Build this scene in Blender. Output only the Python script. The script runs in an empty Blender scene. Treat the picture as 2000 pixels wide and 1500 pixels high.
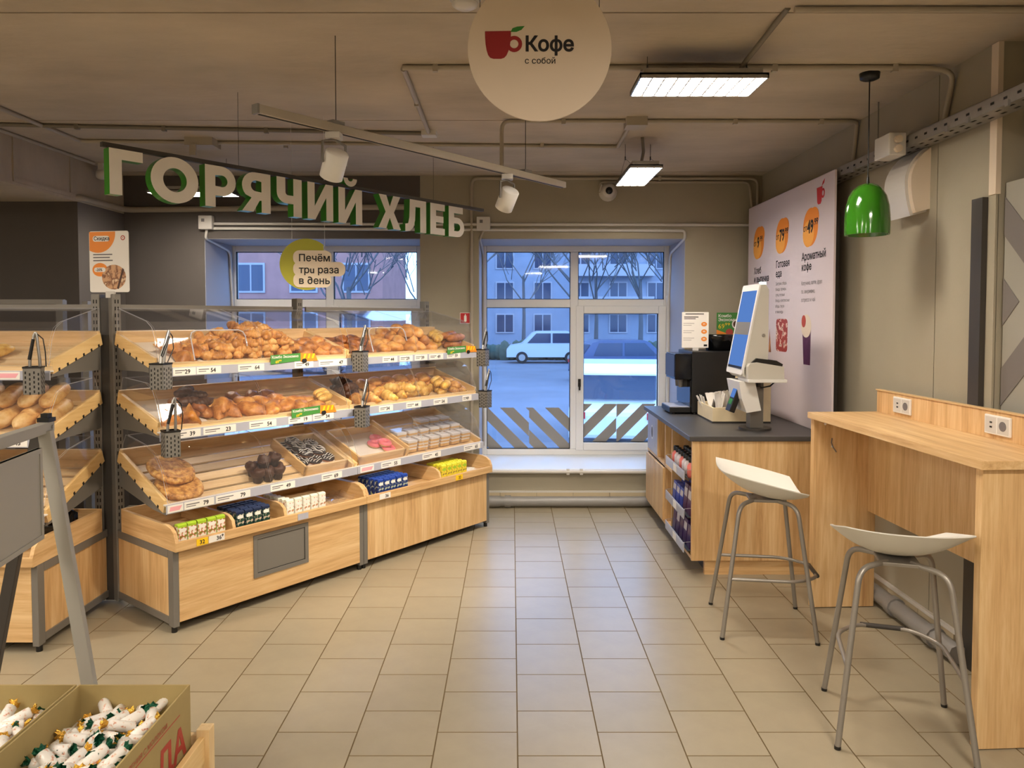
import bpy, math, random
import numpy as np
from mathutils.geometry import delaunay_2d_cdt
from mathutils import Matrix, Vector, Euler, noise
random.seed(7)
SC = bpy.context.scene
COL = SC.collection
PI = math.pi

# ------------------------------------------------------------------ camera
PITCH = math.radians(2.1)
cd = bpy.data.cameras.new('camera'); cam = bpy.data.objects.new('camera', cd); COL.objects.link(cam)
cam.location = (0, 0, 1.555)
cam.rotation_euler = (PI/2 - PITCH, 0, 0)
cd.sensor_width = 36.0
cd.lens = 36.0*1450/2000
cd.shift_y = -0.0384
cd.clip_start = 0.05
SC.camera = cam

# ------------------------------------------------------------------ world, lights, exposure
w = bpy.data.worlds.new('world'); SC.world = w; w.use_nodes = True
wb = w.node_tree.nodes['Background']
wb.inputs[0].default_value = (0.30, 0.53, 1.0, 1); wb.inputs[1].default_value = 4.4
SC.cycles.transparent_max_bounces = 48
SC.cycles.max_bounces = 14
SC.view_settings.view_transform = 'Standard'
SC.view_settings.look = 'None'
SC.view_settings.exposure = 0.30
SC.view_settings.gamma = 1.0
SC.view_settings.use_curve_mapping = False
LAMP_COL = (1.0, 0.895, 0.76)
LAMP_EMIT = 78.0
SPOT_W = 70.0

# ------------------------------------------------------------------ materials
def lin(c):
    return tuple(((x/255)/12.92 if x/255 <= 0.04045 else ((x/255+0.055)/1.055)**2.4) for x in c)
MATS = {}
def mat(name, c, rough=0.5, metal=0.0, spec=0.5, coat=0.0, var=0.0, vscale=6.0, stretch=(1,1,1), bump=0.0, bscale=60.0, trans=0.0, rand=0.0):
    m = bpy.data.materials.new(name); m.use_nodes = True
    nt = m.node_tree; b = nt.nodes['Principled BSDF']
    col = lin(c)
    b.inputs['Base Color'].default_value = (*col, 1)
    b.inputs['Roughness'].default_value = rough
    b.inputs['Metallic'].default_value = metal
    b.inputs['Specular IOR Level'].default_value = spec
    b.inputs['Coat Weight'].default_value = coat
    b.inputs['Coat Roughness'].default_value = 0.08
    if var or bump or rand:
        tc = nt.nodes.new('ShaderNodeTexCoord')
        mp = nt.nodes.new('ShaderNodeMapping'); mp.inputs['Scale'].default_value = stretch
        nt.links.new(tc.outputs['Object'], mp.inputs[0])
    if var:
        n = nt.nodes.new('ShaderNodeTexNoise'); n.inputs['Scale'].default_value = vscale; n.inputs['Detail'].default_value = 6
        n.inputs['Roughness'].default_value = 0.6
        nt.links.new(mp.outputs[0], n.inputs['Vector'])
        mr = nt.nodes.new('ShaderNodeMapRange'); mr.inputs[1].default_value = 0.25; mr.inputs[2].default_value = 0.75
        mr.inputs[3].default_value = 1-var; mr.inputs[4].default_value = 1+var
        nt.links.new(n.outputs[0], mr.inputs[0])
        hs = nt.nodes.new('ShaderNodeHueSaturation'); hs.inputs['Color'].default_value = (*col, 1)
        nt.links.new(mr.outputs[0], hs.inputs['Value'])
        last = hs.outputs[0]
        if rand:
            oi = nt.nodes.new('ShaderNodeObjectInfo')
            r2 = nt.nodes.new('ShaderNodeMapRange'); r2.inputs[3].default_value = 1-rand; r2.inputs[4].default_value = 1+rand
            nt.links.new(oi.outputs['Random'], r2.inputs[0])
            h2 = nt.nodes.new('ShaderNodeHueSaturation'); nt.links.new(last, h2.inputs['Color']); nt.links.new(r2.outputs[0], h2.inputs['Value'])
            last = h2.outputs[0]
        nt.links.new(last, b.inputs['Base Color'])
    if bump:
        n2 = nt.nodes.new('ShaderNodeTexNoise'); n2.inputs['Scale'].default_value = bscale; n2.inputs['Detail'].default_value = 4
        nt.links.new(mp.outputs[0], n2.inputs['Vector'])
        bp = nt.nodes.new('ShaderNodeBump'); bp.inputs['Strength'].default_value = bump; bp.inputs['Distance'].default_value = 0.01
        nt.links.new(n2.outputs[0], bp.inputs['Height']); nt.links.new(bp.outputs[0], b.inputs['Normal'])
    MATS[name] = m
    return m
def wood(name, stops, axis, rough=0.45, scale=1.0):
    m = bpy.data.materials.new(name); m.use_nodes = True
    nt = m.node_tree; b = nt.nodes['Principled BSDF']; b.inputs['Roughness'].default_value = rough
    tc = nt.nodes.new('ShaderNodeTexCoord'); mp = nt.nodes.new('ShaderNodeMapping')
    s = [16*scale]*3; s[axis] = 1.1*scale
    mp.inputs['Scale'].default_value = s
    nt.links.new(tc.outputs['Object'], mp.inputs[0])
    n = nt.nodes.new('ShaderNodeTexNoise'); n.inputs['Scale'].default_value = 1.0; n.inputs['Detail'].default_value = 9; n.inputs['Roughness'].default_value = 0.68
    n.inputs['Distortion'].default_value = 0.6
    nt.links.new(mp.outputs[0], n.inputs['Vector'])
    mp2 = nt.nodes.new('ShaderNodeMapping'); s2 = [90*scale]*3; s2[axis] = 5*scale; mp2.inputs['Scale'].default_value = s2
    nt.links.new(tc.outputs['Object'], mp2.inputs[0])
    n2 = nt.nodes.new('ShaderNodeTexNoise'); n2.inputs['Scale'].default_value = 1.0; n2.inputs['Detail'].default_value = 3
    nt.links.new(mp2.outputs[0], n2.inputs['Vector'])
    ad = nt.nodes.new('ShaderNodeMath'); ad.operation = 'MULTIPLY_ADD'; ad.inputs[1].default_value = 0.35
    nt.links.new(n2.outputs[0], ad.inputs[0]); nt.links.new(n.outputs[0], ad.inputs[2])
    r = nt.nodes.new('ShaderNodeValToRGB')
    r.color_ramp.elements[0].position = 0.45; r.color_ramp.elements[0].color = (*lin(stops[0]), 1)
    r.color_ramp.elements[1].position = 0.88; r.color_ramp.elements[1].color = (*lin(stops[2]), 1)
    e = r.color_ramp.elements.new(0.66); e.color = (*lin(stops[1]), 1)
    nt.links.new(ad.outputs[0], r.inputs[0]); nt.links.new(r.outputs[0], b.inputs['Base Color'])
    bp = nt.nodes.new('ShaderNodeBump'); bp.inputs['Strength'].default_value = 0.08
    nt.links.new(n2.outputs[0], bp.inputs['Height']); nt.links.new(bp.outputs[0], b.inputs['Normal'])
    MATS[name] = m
    return m
def emit(name, c, s):
    m = bpy.data.materials.new(name); m.use_nodes = True; nt = m.node_tree
    nt.nodes.remove(nt.nodes['Principled BSDF'])
    e = nt.nodes.new('ShaderNodeEmission'); e.inputs[0].default_value = (*c, 1); e.inputs[1].default_value = s
    nt.links.new(e.outputs[0], nt.nodes['Material Output'].inputs[0])
    MATS[name] = m
    return m
def clear(name, tint, ior=1.35, haze=0.0, gain=1.0):
    m = bpy.data.materials.new(name); m.use_nodes = True; nt = m.node_tree
    nt.nodes.remove(nt.nodes['Principled BSDF'])
    t = nt.nodes.new('ShaderNodeBsdfTransparent'); t.inputs[0].default_value = (*tint, 1)
    g = nt.nodes.new('ShaderNodeBsdfGlossy'); g.inputs['Roughness'].default_value = 0.03
    f0 = ((ior-1)/(ior+1))**2*gain
    lw = nt.nodes.new('ShaderNodeLayerWeight'); lw.inputs[0].default_value = 0.5
    pw = nt.nodes.new('ShaderNodeMath'); pw.operation = 'POWER'; pw.inputs[1].default_value = 4.5
    nt.links.new(lw.outputs['Facing'], pw.inputs[0])
    mu = nt.nodes.new('ShaderNodeMath'); mu.operation = 'MULTIPLY_ADD'; mu.inputs[1].default_value = 0.75; mu.inputs[2].default_value = f0; mu.use_clamp = True
    nt.links.new(pw.outputs[0], mu.inputs[0])
    mx = nt.nodes.new('ShaderNodeMixShader'); nt.links.new(mu.outputs[0], mx.inputs[0])
    nt.links.new(t.outputs[0], mx.inputs[1]); nt.links.new(g.outputs[0], mx.inputs[2])
    out = mx.outputs[0]
    if haze:
        d = nt.nodes.new('ShaderNodeBsdfDiffuse'); d.inputs[0].default_value = (0.8, 0.8, 0.85, 1)
        m2 = nt.nodes.new('ShaderNodeMixShader'); m2.inputs[0].default_value = haze
        nt.links.new(out, m2.inputs[1]); nt.links.new(d.outputs[0], m2.inputs[2]); out = m2.outputs[0]
    nt.links.new(out, nt.nodes['Material Output'].inputs[0])
    MATS[name] = m
    return m
def spots(name, base, c2, scale, lo, hi, rough=0.5, c3=None):
    """print: blotches of c2 (and c3) on base"""
    m = bpy.data.materials.new(name); m.use_nodes = True; nt = m.node_tree
    b = nt.nodes['Principled BSDF']; b.inputs['Roughness'].default_value = rough
    tc = nt.nodes.new('ShaderNodeTexCoord'); n = nt.nodes.new('ShaderNodeTexNoise')
    n.inputs['Scale'].default_value = scale; n.inputs['Detail'].default_value = 4
    nt.links.new(tc.outputs['Object'], n.inputs['Vector'])
    r = nt.nodes.new('ShaderNodeValToRGB')
    r.color_ramp.elements[0].position = lo; r.color_ramp.elements[0].color = (*lin(base), 1)
    r.color_ramp.elements[1].position = hi; r.color_ramp.elements[1].color = (*lin(c2), 1)
    if c3:
        e = r.color_ramp.elements.new(min(0.98, hi+0.08)); e.color = (*lin(c3), 1)
    nt.links.new(n.outputs[0], r.inputs[0]); nt.links.new(r.outputs[0], b.inputs['Base Color'])
    MATS[name] = m
    return m

mat('floor_tile', (156, 145, 123), 0.30, var=0.06, vscale=9, rand=0.035, bump=0.03, bscale=40)
mat('grout', (128, 111, 84), 0.95, spec=0.1)
mat('concrete', (182, 169, 150), 0.9, var=0.2, vscale=1.1, stretch=(1, 2.2, 1), bump=0.25, bscale=14)
mat('wall_grey', (158, 150, 132), 0.85, var=0.04, vscale=3, bump=0.05, bscale=80)
mat('wall_dark', (84, 78, 74), 0.8, var=0.05, vscale=3)
mat('wall_brown', (104, 94, 84), 0.8)
mat('reveal_paint', (160, 160, 168), 0.7)
mat('pvc', (206, 202, 196), 0.35)
mat('conduit', (168, 158, 142), 0.5)
mat('conduit_dark', (120, 112, 100), 0.6)
mat('pipe_grey', (140, 138, 136), 0.35)
mat('steel_grey', (124, 120, 114), 0.45, metal=0.2)
mat('easel_grey', (158, 155, 146), 0.45)
mat('steel_dark', (66, 62, 58), 0.5, metal=0.3)
mat('galvanised', (170, 168, 165), 0.35, metal=0.8, var=0.1, vscale=20)
mat('black', (18, 17, 17), 0.4)
mat('black_gloss', (12, 12, 13), 0.15)
mat('slot_dark', (26, 24, 22), 0.8)
OAK = [(186, 143, 94), (214, 175, 123), (231, 200, 151)]
wood('oak_z', OAK, 2); wood('oak_x', OAK, 0); wood('oak_y', OAK, 1)
wood('pine_y', [(214, 172, 110), (230, 194, 134), (240, 210, 156)], 1, 0.5)
wood('pine_x', [(206, 170, 120), (224, 192, 144), (236, 210, 166)], 0, 0.5)
mat('edge_band', (214, 180, 130), 0.45)
mat('worktop', (74, 72, 72), 0.4, var=0.08, vscale=60)
mat('white', (232, 230, 226), 0.4)
mat('white_paper', (238, 234, 228), 0.7)
mat('cream', (222, 206, 186), 0.6)
mat('letter_white', (228, 222, 212), 0.45)
mat('letter_green', (44, 120, 26), 0.3)
mat('ink', (24, 22, 24), 0.6)
mat('ink_soft', (112, 108, 110), 0.7)
mat('olive', (166, 164, 40), 0.5)
mat('orange', (236, 140, 40), 0.55)
mat('orange_light', (246, 172, 74), 0.55)
mat('red', (186, 28, 34), 0.5)
mat('logo_red', (148, 30, 34), 0.55)
mat('red_print', (176, 70, 56), 0.6)
mat('leaf_green', (48, 130, 48), 0.5)
mat('promo_green', (70, 140, 64), 0.5)
mat('yellow_tag', (250, 206, 30), 0.5)
mat('pink_tag', (240, 170, 180), 0.5)
mat('rail_grey', (176, 178, 192), 0.35)
mat('lamp_green', (46, 112, 20), 0.12, coat=0.6)
mat('banner', (214, 202, 208), 0.5)
mat('stool_white', (226, 224, 216), 0.4)
mat('stool_metal', (152, 146, 138), 0.38, metal=0.5)
mat('kiosk', (226, 224, 220), 0.35)
mat('kiosk_side', (196, 192, 182), 0.45)
mat('cardboard', (166, 146, 96), 0.85, var=0.06, vscale=12)
mat('foil_green', (10, 72, 48), 0.22, metal=0.7, bump=0.5, bscale=160)
mat('foil_gold', (220, 170, 70), 0.22, metal=0.8, bump=0.5, bscale=160)
spots('wrapper', (232, 228, 222), (224, 200, 180), 120, 0.56, 0.62, 0.3, (198, 128, 108))
mat('paper_liner', (236, 226, 212), 0.8)
mat('stripe_grey', (146, 142, 136), 0.7)
mat('mural_light', (150, 146, 136), 0.75); mat('mural_dark', (112, 106, 102), 0.75)
mat('backdrop_baseboard', (196, 180, 150), 0.4, var=0.04, vscale=8)
clear('acrylic', (0.97, 0.97, 0.98), 1.4, 0.015, 1.5)
clear('acrylic_edge', (0.8, 0.82, 0.85), 1.6, 0.35, 1.5)
clear('window_glass', (0.93, 0.96, 0.98), 1.45, 0.0, 1.25)
clear('film_clear', (0.96, 0.96, 0.97), 1.5, 0.05, 2.0)
emit('lamp_emit', LAMP_COL, LAMP_EMIT)
emit('screen_blue', (0.09, 0.20, 0.52), 0.9)
emit('screen_dim', (0.12, 0.16, 0.30), 0.5)
emit('status_light', (0.75, 1.0, 0.85), 2.2)
# food
def crust(name, c1, c2, c3, sc=16, rand=0.12, rough=0.42):
    m = bpy.data.materials.new(name); m.use_nodes = True; nt = m.node_tree; b = nt.nodes['Principled BSDF']
    b.inputs['Roughness'].default_value = rough
    tc = nt.nodes.new('ShaderNodeTexCoord'); oi = nt.nodes.new('ShaderNodeObjectInfo')
    n = nt.nodes.new('ShaderNodeTexNoise'); n.noise_dimensions = '4D'; n.inputs['Scale'].default_value = sc; n.inputs['Detail'].default_value = 7; n.inputs['Roughness'].default_value = 0.62
    mu = nt.nodes.new('ShaderNodeMath'); mu.operation = 'MULTIPLY'; mu.inputs[1].default_value = 30
    nt.links.new(oi.outputs['Random'], mu.inputs[0]); nt.links.new(mu.outputs[0], n.inputs['W']); nt.links.new(tc.outputs['Object'], n.inputs['Vector'])
    r = nt.nodes.new('ShaderNodeValToRGB'); e = r.color_ramp.elements
    e[0].position = 0.34; e[0].color = (*lin(c1), 1); e[1].position = 0.66; e[1].color = (*lin(c3), 1)
    k = e.new(0.5); k.color = (*lin(c2), 1)
    nt.links.new(n.outputs[0], r.inputs[0])
    mr = nt.nodes.new('ShaderNodeMapRange'); mr.inputs[3].default_value = 1-rand; mr.inputs[4].default_value = 1+rand
    nt.links.new(oi.outputs['Random'], mr.inputs[0])
    hs = nt.nodes.new('ShaderNodeHueSaturation'); nt.links.new(r.outputs[0], hs.inputs['Color']); nt.links.new(mr.outputs[0], hs.inputs['Value'])
    nt.links.new(hs.outputs[0], b.inputs['Base Color'])
    bp = nt.nodes.new('ShaderNodeBump'); bp.inputs['Strength'].default_value = 0.5; bp.inputs['Distance'].default_value = 0.01
    nt.links.new(n.outputs[0], bp.inputs['Height']); nt.links.new(bp.outputs[0], b.inputs['Normal'])
    MATS[name] = m
crust('crust', (150, 86, 34), (214, 148, 72), (240, 192, 116))
crust('crust_mid', (132, 72, 28), (196, 126, 56), (228, 172, 92))
crust('crust_dark', (96, 50, 22), (158, 92, 42), (204, 142, 76))
crust('crust_pale', (184, 124, 64), (224, 178, 108), (240, 208, 150))
crust('crust_yellow', (186, 126, 48), (226, 178, 84), (244, 214, 130))
crust('seeded', (120, 72, 30), (204, 146, 78), (238, 196, 112), 34)
mat('choc', (74, 42, 24), 0.5, var=0.3, vscale=30, bump=0.4, bscale=60, rand=0.15)
mat('choc_cup', (64, 46, 36), 0.7)
mat('icing_dark', (34, 22, 18), 0.25)
mat('icing_pink', (236, 122, 130), 0.3)
mat('icing_white', (240, 236, 228), 0.4)
mat('sponge', (228, 184, 116), 0.7, var=0.15, vscale=40)
# outdoors
mat('asphalt', (98, 102, 114), 0.8, var=0.25, vscale=0.35)
mat('brick_red', (168, 120, 112), 0.85, var=0.15, vscale=1.2)
mat('render_pale', (168, 166, 172), 0.85)
mat('facade_grey', (140, 146, 160), 0.85, var=0.12, vscale=0.6)
mat('dark_glass', (50, 60, 84), 0.1)
mat('car_silver', (190, 194, 204), 0.3, coat=0.5)
mat('car_white', (236, 236, 238), 0.3, coat=0.5)
mat('car_blue', (60, 74, 110), 0.3, coat=0.5)
mat('rubber', (24, 24, 26), 0.8)
mat('bark', (92, 90, 92), 0.9)
mat('hedge_leaf', (74, 84, 72), 0.9, rand=0.1, var=0.2)

# ------------------------------------------------------------------ mesh builder
class MB:
    def __init__(s): s.v = []; s.f = []; s.mi = []; s.sm = []
    def add(s, vs, fs, mi=0, smooth=False):
        o = len(s.v); s.v += [tuple(v) for v in vs]
        for f in fs: s.f.append(tuple(i+o for i in f)); s.mi.append(mi); s.sm.append(smooth)
        return s
    def box(s, x0, y0, z0, x1, y1, z1, mi=0, M=None):
        vs = [Vector((x, y, z)) for z in (z0, z1) for y in (y0, y1) for x in (x0, x1)]
        if M: vs = [M @ v for v in vs]
        return s.add(vs, [(0,2,3,1), (4,5,7,6), (0,1,5,4), (2,6,7,3), (0,4,6,2), (1,3,7,5)], mi)
    def cyl(s, p0, p1, r0, r1=None, n=12, mi=0, caps=True):
        p0 = Vector(p0); p1 = Vector(p1); r1 = r0 if r1 is None else r1
        q = (p1-p0).to_track_quat('Z', 'Y').to_matrix()
        vs = []
        for p, r in ((p0, r0), (p1, r1)):
            for i in range(n):
                a = 2*PI*i/n; vs.append(p + q @ Vector((r*math.cos(a), r*math.sin(a), 0)))
        s.add(vs, [(i, (i+1) % n, n+(i+1) % n, n+i) for i in range(n)], mi, True)
        if caps: s.add(vs, [tuple(range(n-1, -1, -1)), tuple(range(n, 2*n))], mi)
        return s
    def tube(s, pts, r, n=8, mi=0, closed=False):
        pts = [Vector(p) for p in pts]; N = len(pts); rings = []
        d0 = (pts[1]-pts[0]).normalized()
        up = Vector((0, 0, 1)) if abs(d0.z) < 0.9 else Vector((0, 1, 0))
        x = d0.cross(up).normalized()
        for i, p in enumerate(pts):
            if closed: d = (pts[(i+1) % N]-pts[i-1]).normalized()
            elif i == 0: d = d0
            elif i == N-1: d = (pts[-1]-pts[-2]).normalized()
            else: d = ((pts[i+1]-p).normalized()+(p-pts[i-1]).normalized()).normalized()
            x = (x - d*x.dot(d)).normalized(); y = d.cross(x)
            rr = r[i] if isinstance(r, (list, tuple)) else r
            rings.append([p + x*rr*math.cos(2*PI*k/n) + y*rr*math.sin(2*PI*k/n) for k in range(n)])
        vs = [v for R in rings for v in R]
        fs = []
        for i in range(N if closed else N-1):
            a = i*n; b = ((i+1) % N)*n
            fs += [(a+k, a+(k+1) % n, b+(k+1) % n, b+k) for k in range(n)]
        s.add(vs, fs, mi, True)
        if not closed: s.add(rings[0], [tuple(range(n-1, -1, -1))], mi); s.add(rings[-1], [tuple(range(n))], mi)
        return s
    def lathe(s, prof, n=24, mi=0, M=None, smooth=True):
        vs = [Vector((r*math.cos(2*PI*k/n), r*math.sin(2*PI*k/n), z)) for r, z in prof for k in range(n)]
        if M: vs = [M @ v for v in vs]
        fs = [(i*n+k, i*n+(k+1) % n, (i+1)*n+(k+1) % n, (i+1)*n+k) for i in range(len(prof)-1) for k in range(n)]
        return s.add(vs, fs, mi, smooth)
    def prism(s, poly, d0, d1, M=None, mi=0, side=None):
        n = len(poly)
        a = sum(poly[i][0]*poly[(i+1) % n][1]-poly[(i+1) % n][0]*poly[i][1] for i in range(n))
        if a < 0: poly = poly[::-1]
        vs = [Vector((x, y, d0)) for x, y in poly] + [Vector((x, y, d1)) for x, y in poly]
        if M: vs = [M @ v for v in vs]
        s.add(vs, [tuple(range(n-1, -1, -1)), tuple(range(n, 2*n))], mi)
        return s.add(vs, [(i, (i+1) % n, n+(i+1) % n, n+i) for i in range(n)], mi if side is None else side)
    def poly(s, pts, mi=0): return s.add(pts, [tuple(range(len(pts)))], mi)
    def sphere(s, c, r, nu=12, nv=8, mi=0, M=None):
        r = (r, r, r) if not isinstance(r, (tuple, list)) else r
        vs = []
        for j in range(nv+1):
            t = PI*j/nv
            for i in range(nu):
                a = 2*PI*i/nu
                vs.append(Vector((c[0]+r[0]*math.sin(t)*math.cos(a), c[1]+r[1]*math.sin(t)*math.sin(a), c[2]+r[2]*math.cos(t))))
        if M: vs = [M @ v for v in vs]
        fs = [(j*nu+i, (j+1)*nu+i, (j+1)*nu+(i+1) % nu, j*nu+(i+1) % nu) for j in range(nv) for i in range(nu)]
        return s.add(vs, fs, mi, True)
    def mesh(s, name, mats):
        me = bpy.data.meshes.new(name); me.from_pydata(s.v, [], s.f)
        mats = mats if isinstance(mats, (list, tuple)) else [mats]
        for m in mats: me.materials.append(MATS[m] if isinstance(m, str) else m)
        me.polygons.foreach_set('material_index', s.mi); me.polygons.foreach_set('use_smooth', s.sm)
        me.update(); return me
    def build(s, name, mats, parent=None, bevel=0.0):
        return link(name, s.mesh(name, mats), parent, bevel)
def link(name, me, parent=None, bevel=0.0):
    o = bpy.data.objects.new(name, me); COL.objects.link(o)
    if parent is not None: o.parent = parent
    if bevel:
        b = o.modifiers.new('bevel', 'BEVEL'); b.width = bevel; b.segments = 2; b.limit_method = 'ANGLE'; b.angle_limit = 0.6
    return o
def tag(o, label, cat, group=None, kind=None):
    o['label'] = label; o['category'] = cat
    if group: o['group'] = group
    if kind: o['kind'] = kind
    return o
def thing(name, label, cat, loc=(0, 0, 0), rz=0.0, group=None):
    o = bpy.data.objects.new(name, None); COL.objects.link(o); o.location = loc; o.rotation_euler = (0, 0, rz)
    o.empty_display_size = 0.1
    return tag(o, label, cat, group)
def struct(o, label=None):
    o['kind'] = 'structure'
    if label: o['label'] = label
    return o
def copy_tree(o, parent=None):
    c = o.copy(); COL.objects.link(c)
    if parent is not None: c.parent = parent
    for ch in list(o.children): copy_tree(ch, c)
    return c
def BX(*a): return MB().box(*a)
TXT = {}
def text_mesh(body, size, m, bold=0.0, ext=0.0, align='LEFT'):
    """letter outlines filled by winding number (one flat sheet of triangles)"""
    k = (body, size, m, bold, ext, align)
    if k in TXT: return TXT[k]
    c = bpy.data.curves.new('lettering', 'FONT'); c.body = body; c.size = 1
    c.resolution_u = 2; c.align_x = align; c.fill_mode = 'NONE'
    o = bpy.data.objects.new('lettering', c)
    me = bpy.data.meshes.new_from_object(o)
    co = [Vector((v.co.x, v.co.y)) for v in me.vertices]
    adj = {}
    for e in me.edges:
        i, j = e.vertices; adj.setdefault(i, []).append(j); adj.setdefault(j, []).append(i)
    bpy.data.objects.remove(o); bpy.data.curves.remove(c); bpy.data.meshes.remove(me)
    seen, segs, loops = set(), [], []
    for st in range(len(co)):
        if st in seen or st not in adj: continue
        cur, prev = st, None; loop = []
        while cur not in seen:
            seen.add(cur); loop.append(cur)
            nx = [j for j in adj[cur] if j != prev]
            nxt = st+1 if (prev is None and st+1 in adj[st]) else (nx[0] if nx else st)
            prev, cur = cur, nxt
        loops.append(loop)
    if bold:
        new = list(co)
        inf = []
        for l in loops:
            xs = [co[i].x for i in l]; ys = [co[i].y for i in l]
            inf.append([min(xs), max(xs), min(ys), max(ys), sum(co[l[i-1]].x*co[l[i]].y-co[l[i]].x*co[l[i-1]].y for i in range(len(l)))])
        for li, l in enumerate(loops):
            A0 = inf[li]     # loops of the same glyph: boxes that overlap this one
            tot = sum(B0[4] for B0 in inf if B0[0] <= A0[1] and A0[0] <= B0[1] and B0[2] <= A0[3] and A0[2] <= B0[3])
            sgn = 1 if tot > 0 else -1
            for i in range(len(l)):
                p, q_, r = co[l[i-1]], co[l[i]], co[l[(i+1) % len(l)]]
                d0, d1 = (q_-p), (r-q_)
                if d0.length < 1e-6 or d1.length < 1e-6: continue
                d0.normalize(); d1.normalize()
                n0, n1 = Vector((d0.y, -d0.x)), Vector((d1.y, -d1.x)); mt = n0+n1
                if mt.length < 0.3: mt = n0
                mt = mt.normalized(); new[l[i]] = q_+mt*(sgn*bold/max(0.5, mt.dot(n0)))
        co = new
    for loop in loops: segs += [(loop[i], loop[(i+1) % len(loop)]) for i in range(len(loop))]
    V, E, F = delaunay_2d_cdt(co, segs, [], 0, 1e-5)[:3]
    P = np.array([[v.x, v.y] for v in V]); tri = np.array([f for f in F if len(f) == 3])
    cen = P[tri].mean(1)
    A = np.array([[co[i].x, co[i].y] for i, j in segs]); B = np.array([[co[j].x, co[j].y] for i, j in segs])
    px, py = cen[:, :1], cen[:, 1:]
    up = (A[:, 1] <= py) & (B[:, 1] > py); dn = (A[:, 1] > py) & (B[:, 1] <= py)
    cr = (B[:, 0]-A[:, 0])*(py-A[:, 1])-(px-A[:, 0])*(B[:, 1]-A[:, 1])
    wn = (up & (cr > 0)).sum(1)-(dn & (cr < 0)).sum(1)
    out = [tuple(int(i) for i in t) for t in tri[wn != 0]]
    me = bpy.data.meshes.new('lettering'); me.from_pydata([(x*size, y*size, ext) for x, y in P], [], out); me.update()
    me.materials.append(MATS[m])
    TXT[k] = me
    return me
def text(body, size, m, M, parent, name='lettering', bold=0.015, ext=0.0004, align='LEFT', sx=1.0):
    o = link(name, text_mesh(body, size, m, bold, ext, align), parent)
    o.matrix_local = M @ Matrix.Diagonal((sx, 1, 1, 1))
    return o
def frame(o, x, y):
    """matrix with origin o, local x, local y, z = x cross y"""
    x = Vector(x).normalized(); y = Vector(y).normalized(); z = x.cross(y)
    return Matrix(((x.x, y.x, z.x, o[0]), (x.y, y.y, z.y, o[1]), (x.z, y.z, z.z, o[2]), (0, 0, 0, 1)))
T = Matrix.Translation
def R(a, ax): return Matrix.Rotation(a, 4, ax)
def arc(cx, cy, r, a0, a1, n): return [(cx+r*math.cos(a0+(a1-a0)*i/n), cy+r*math.sin(a0+(a1-a0)*i/n)) for i in range(n+1)]
def disc_poly(cx, cy, rx, ry, n=24): return [(cx+rx*math.cos(2*PI*i/n), cy+ry*math.sin(2*PI*i/n)) for i in range(n)]
def rrect(x0, y0, x1, y1, r, n=4):
    return arc(x1-r, y1-r, r, 0, PI/2, n)+arc(x0+r, y1-r, r, PI/2, PI, n)+arc(x0+r, y0+r, r, PI, 1.5*PI, n)+arc(x1-r, y0+r, r, 1.5*PI, 2*PI, n)
def clip_poly(poly, x0, y0, x1, y1):
    def cut(p, inside, inter):
        out = []
        for i in range(len(p)):
            a, b = p[i-1], p[i]
            if inside(b):
                if not inside(a): out.append(inter(a, b))
                out.append(b)
            elif inside(a): out.append(inter(a, b))
        return out
    def ix(v): return lambda a, b: (v, a[1]+(b[1]-a[1])*(v-a[0])/(b[0]-a[0]))
    def iy(v): return lambda a, b: (a[0]+(b[0]-a[0])*(v-a[1])/(b[1]-a[1]), v)
    for ins, it in ((lambda q: q[0] >= x0, ix(x0)), (lambda q: q[0] <= x1, ix(x1)), (lambda q: q[1] >= y0, iy(y0)), (lambda q: q[1] <= y1, iy(y1))):
        if poly: poly = cut(poly, ins, it)
    return poly
CEIL = 2.71

# ================================================================== SETTING
# floor: grout bed, single tiles where seen, joined tiles elsewhere
floor = struct(BX(-7, -5, -0.08, 2.35, 6.1, -0.004).build('floor', 'grout'))
def tile_mb(mb, x, y, z=0.0):
    a, c = 0.1487, 0.0013
    vs = [(x-a, y-a, z-0.006), (x+a, y-a, z-0.006), (x+a, y+a, z-0.006), (x-a, y+a, z-0.006)]
    vs += [(x-a, y-a, z-c), (x+a, y-a, z-c), (x+a, y+a, z-c), (x-a, y+a, z-c)]
    b = a-c
    vs += [(x-b, y-b, z), (x+b, y-b, z), (x+b, y+b, z), (x-b, y+b, z)]
    mb.add(vs, [(0,1,5,4), (1,2,6,5), (2,3,7,6), (3,0,4,7), (4,5,9,8), (5,6,10,9), (6,7,11,10), (7,4,8,11)], 1); mb.add(vs, [(8,9,10,11)])
tm = MB(); tile_mb(tm, 0, 0); tile_me = tm.mesh('tile', ['floor_tile', 'grout'])
def behind_stand(x, y):
    u = (x+1.659)*0.62+(y-3.59)*0.785; v = -(x+1.659)*0.785+(y-3.59)*0.62
    return v > 0.12 and u > -0.1
field = MB(); ntile = 0
for k in range(-24, 8):
    x = 0.02+0.15+0.3*k
    for j in range(-26, 14):
        y = 2.58+0.15+0.3*j+(0.15 if k % 2 else 0)
        if y > 6.24 or x > 2.2 or x < -6.9: continue
        vis = y > 2.25 and abs(x) < 0.72*y+0.2 and not behind_stand(x, y) and not (x > 1.25 and y > 4.6) and not (x < -2.5 and y > 4.1) and not (x < -1.35 and y < 2.6)
        if vis:
            t = link('tile', tile_me, floor); t.location = (x, y, 0); ntile += 1
        else: tile_mb(field, x, y)
fo = field.build('tile_field', ['floor_tile', 'grout'], floor); fo['kind'] = 'stuff'
print('tiles', ntile)

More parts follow.
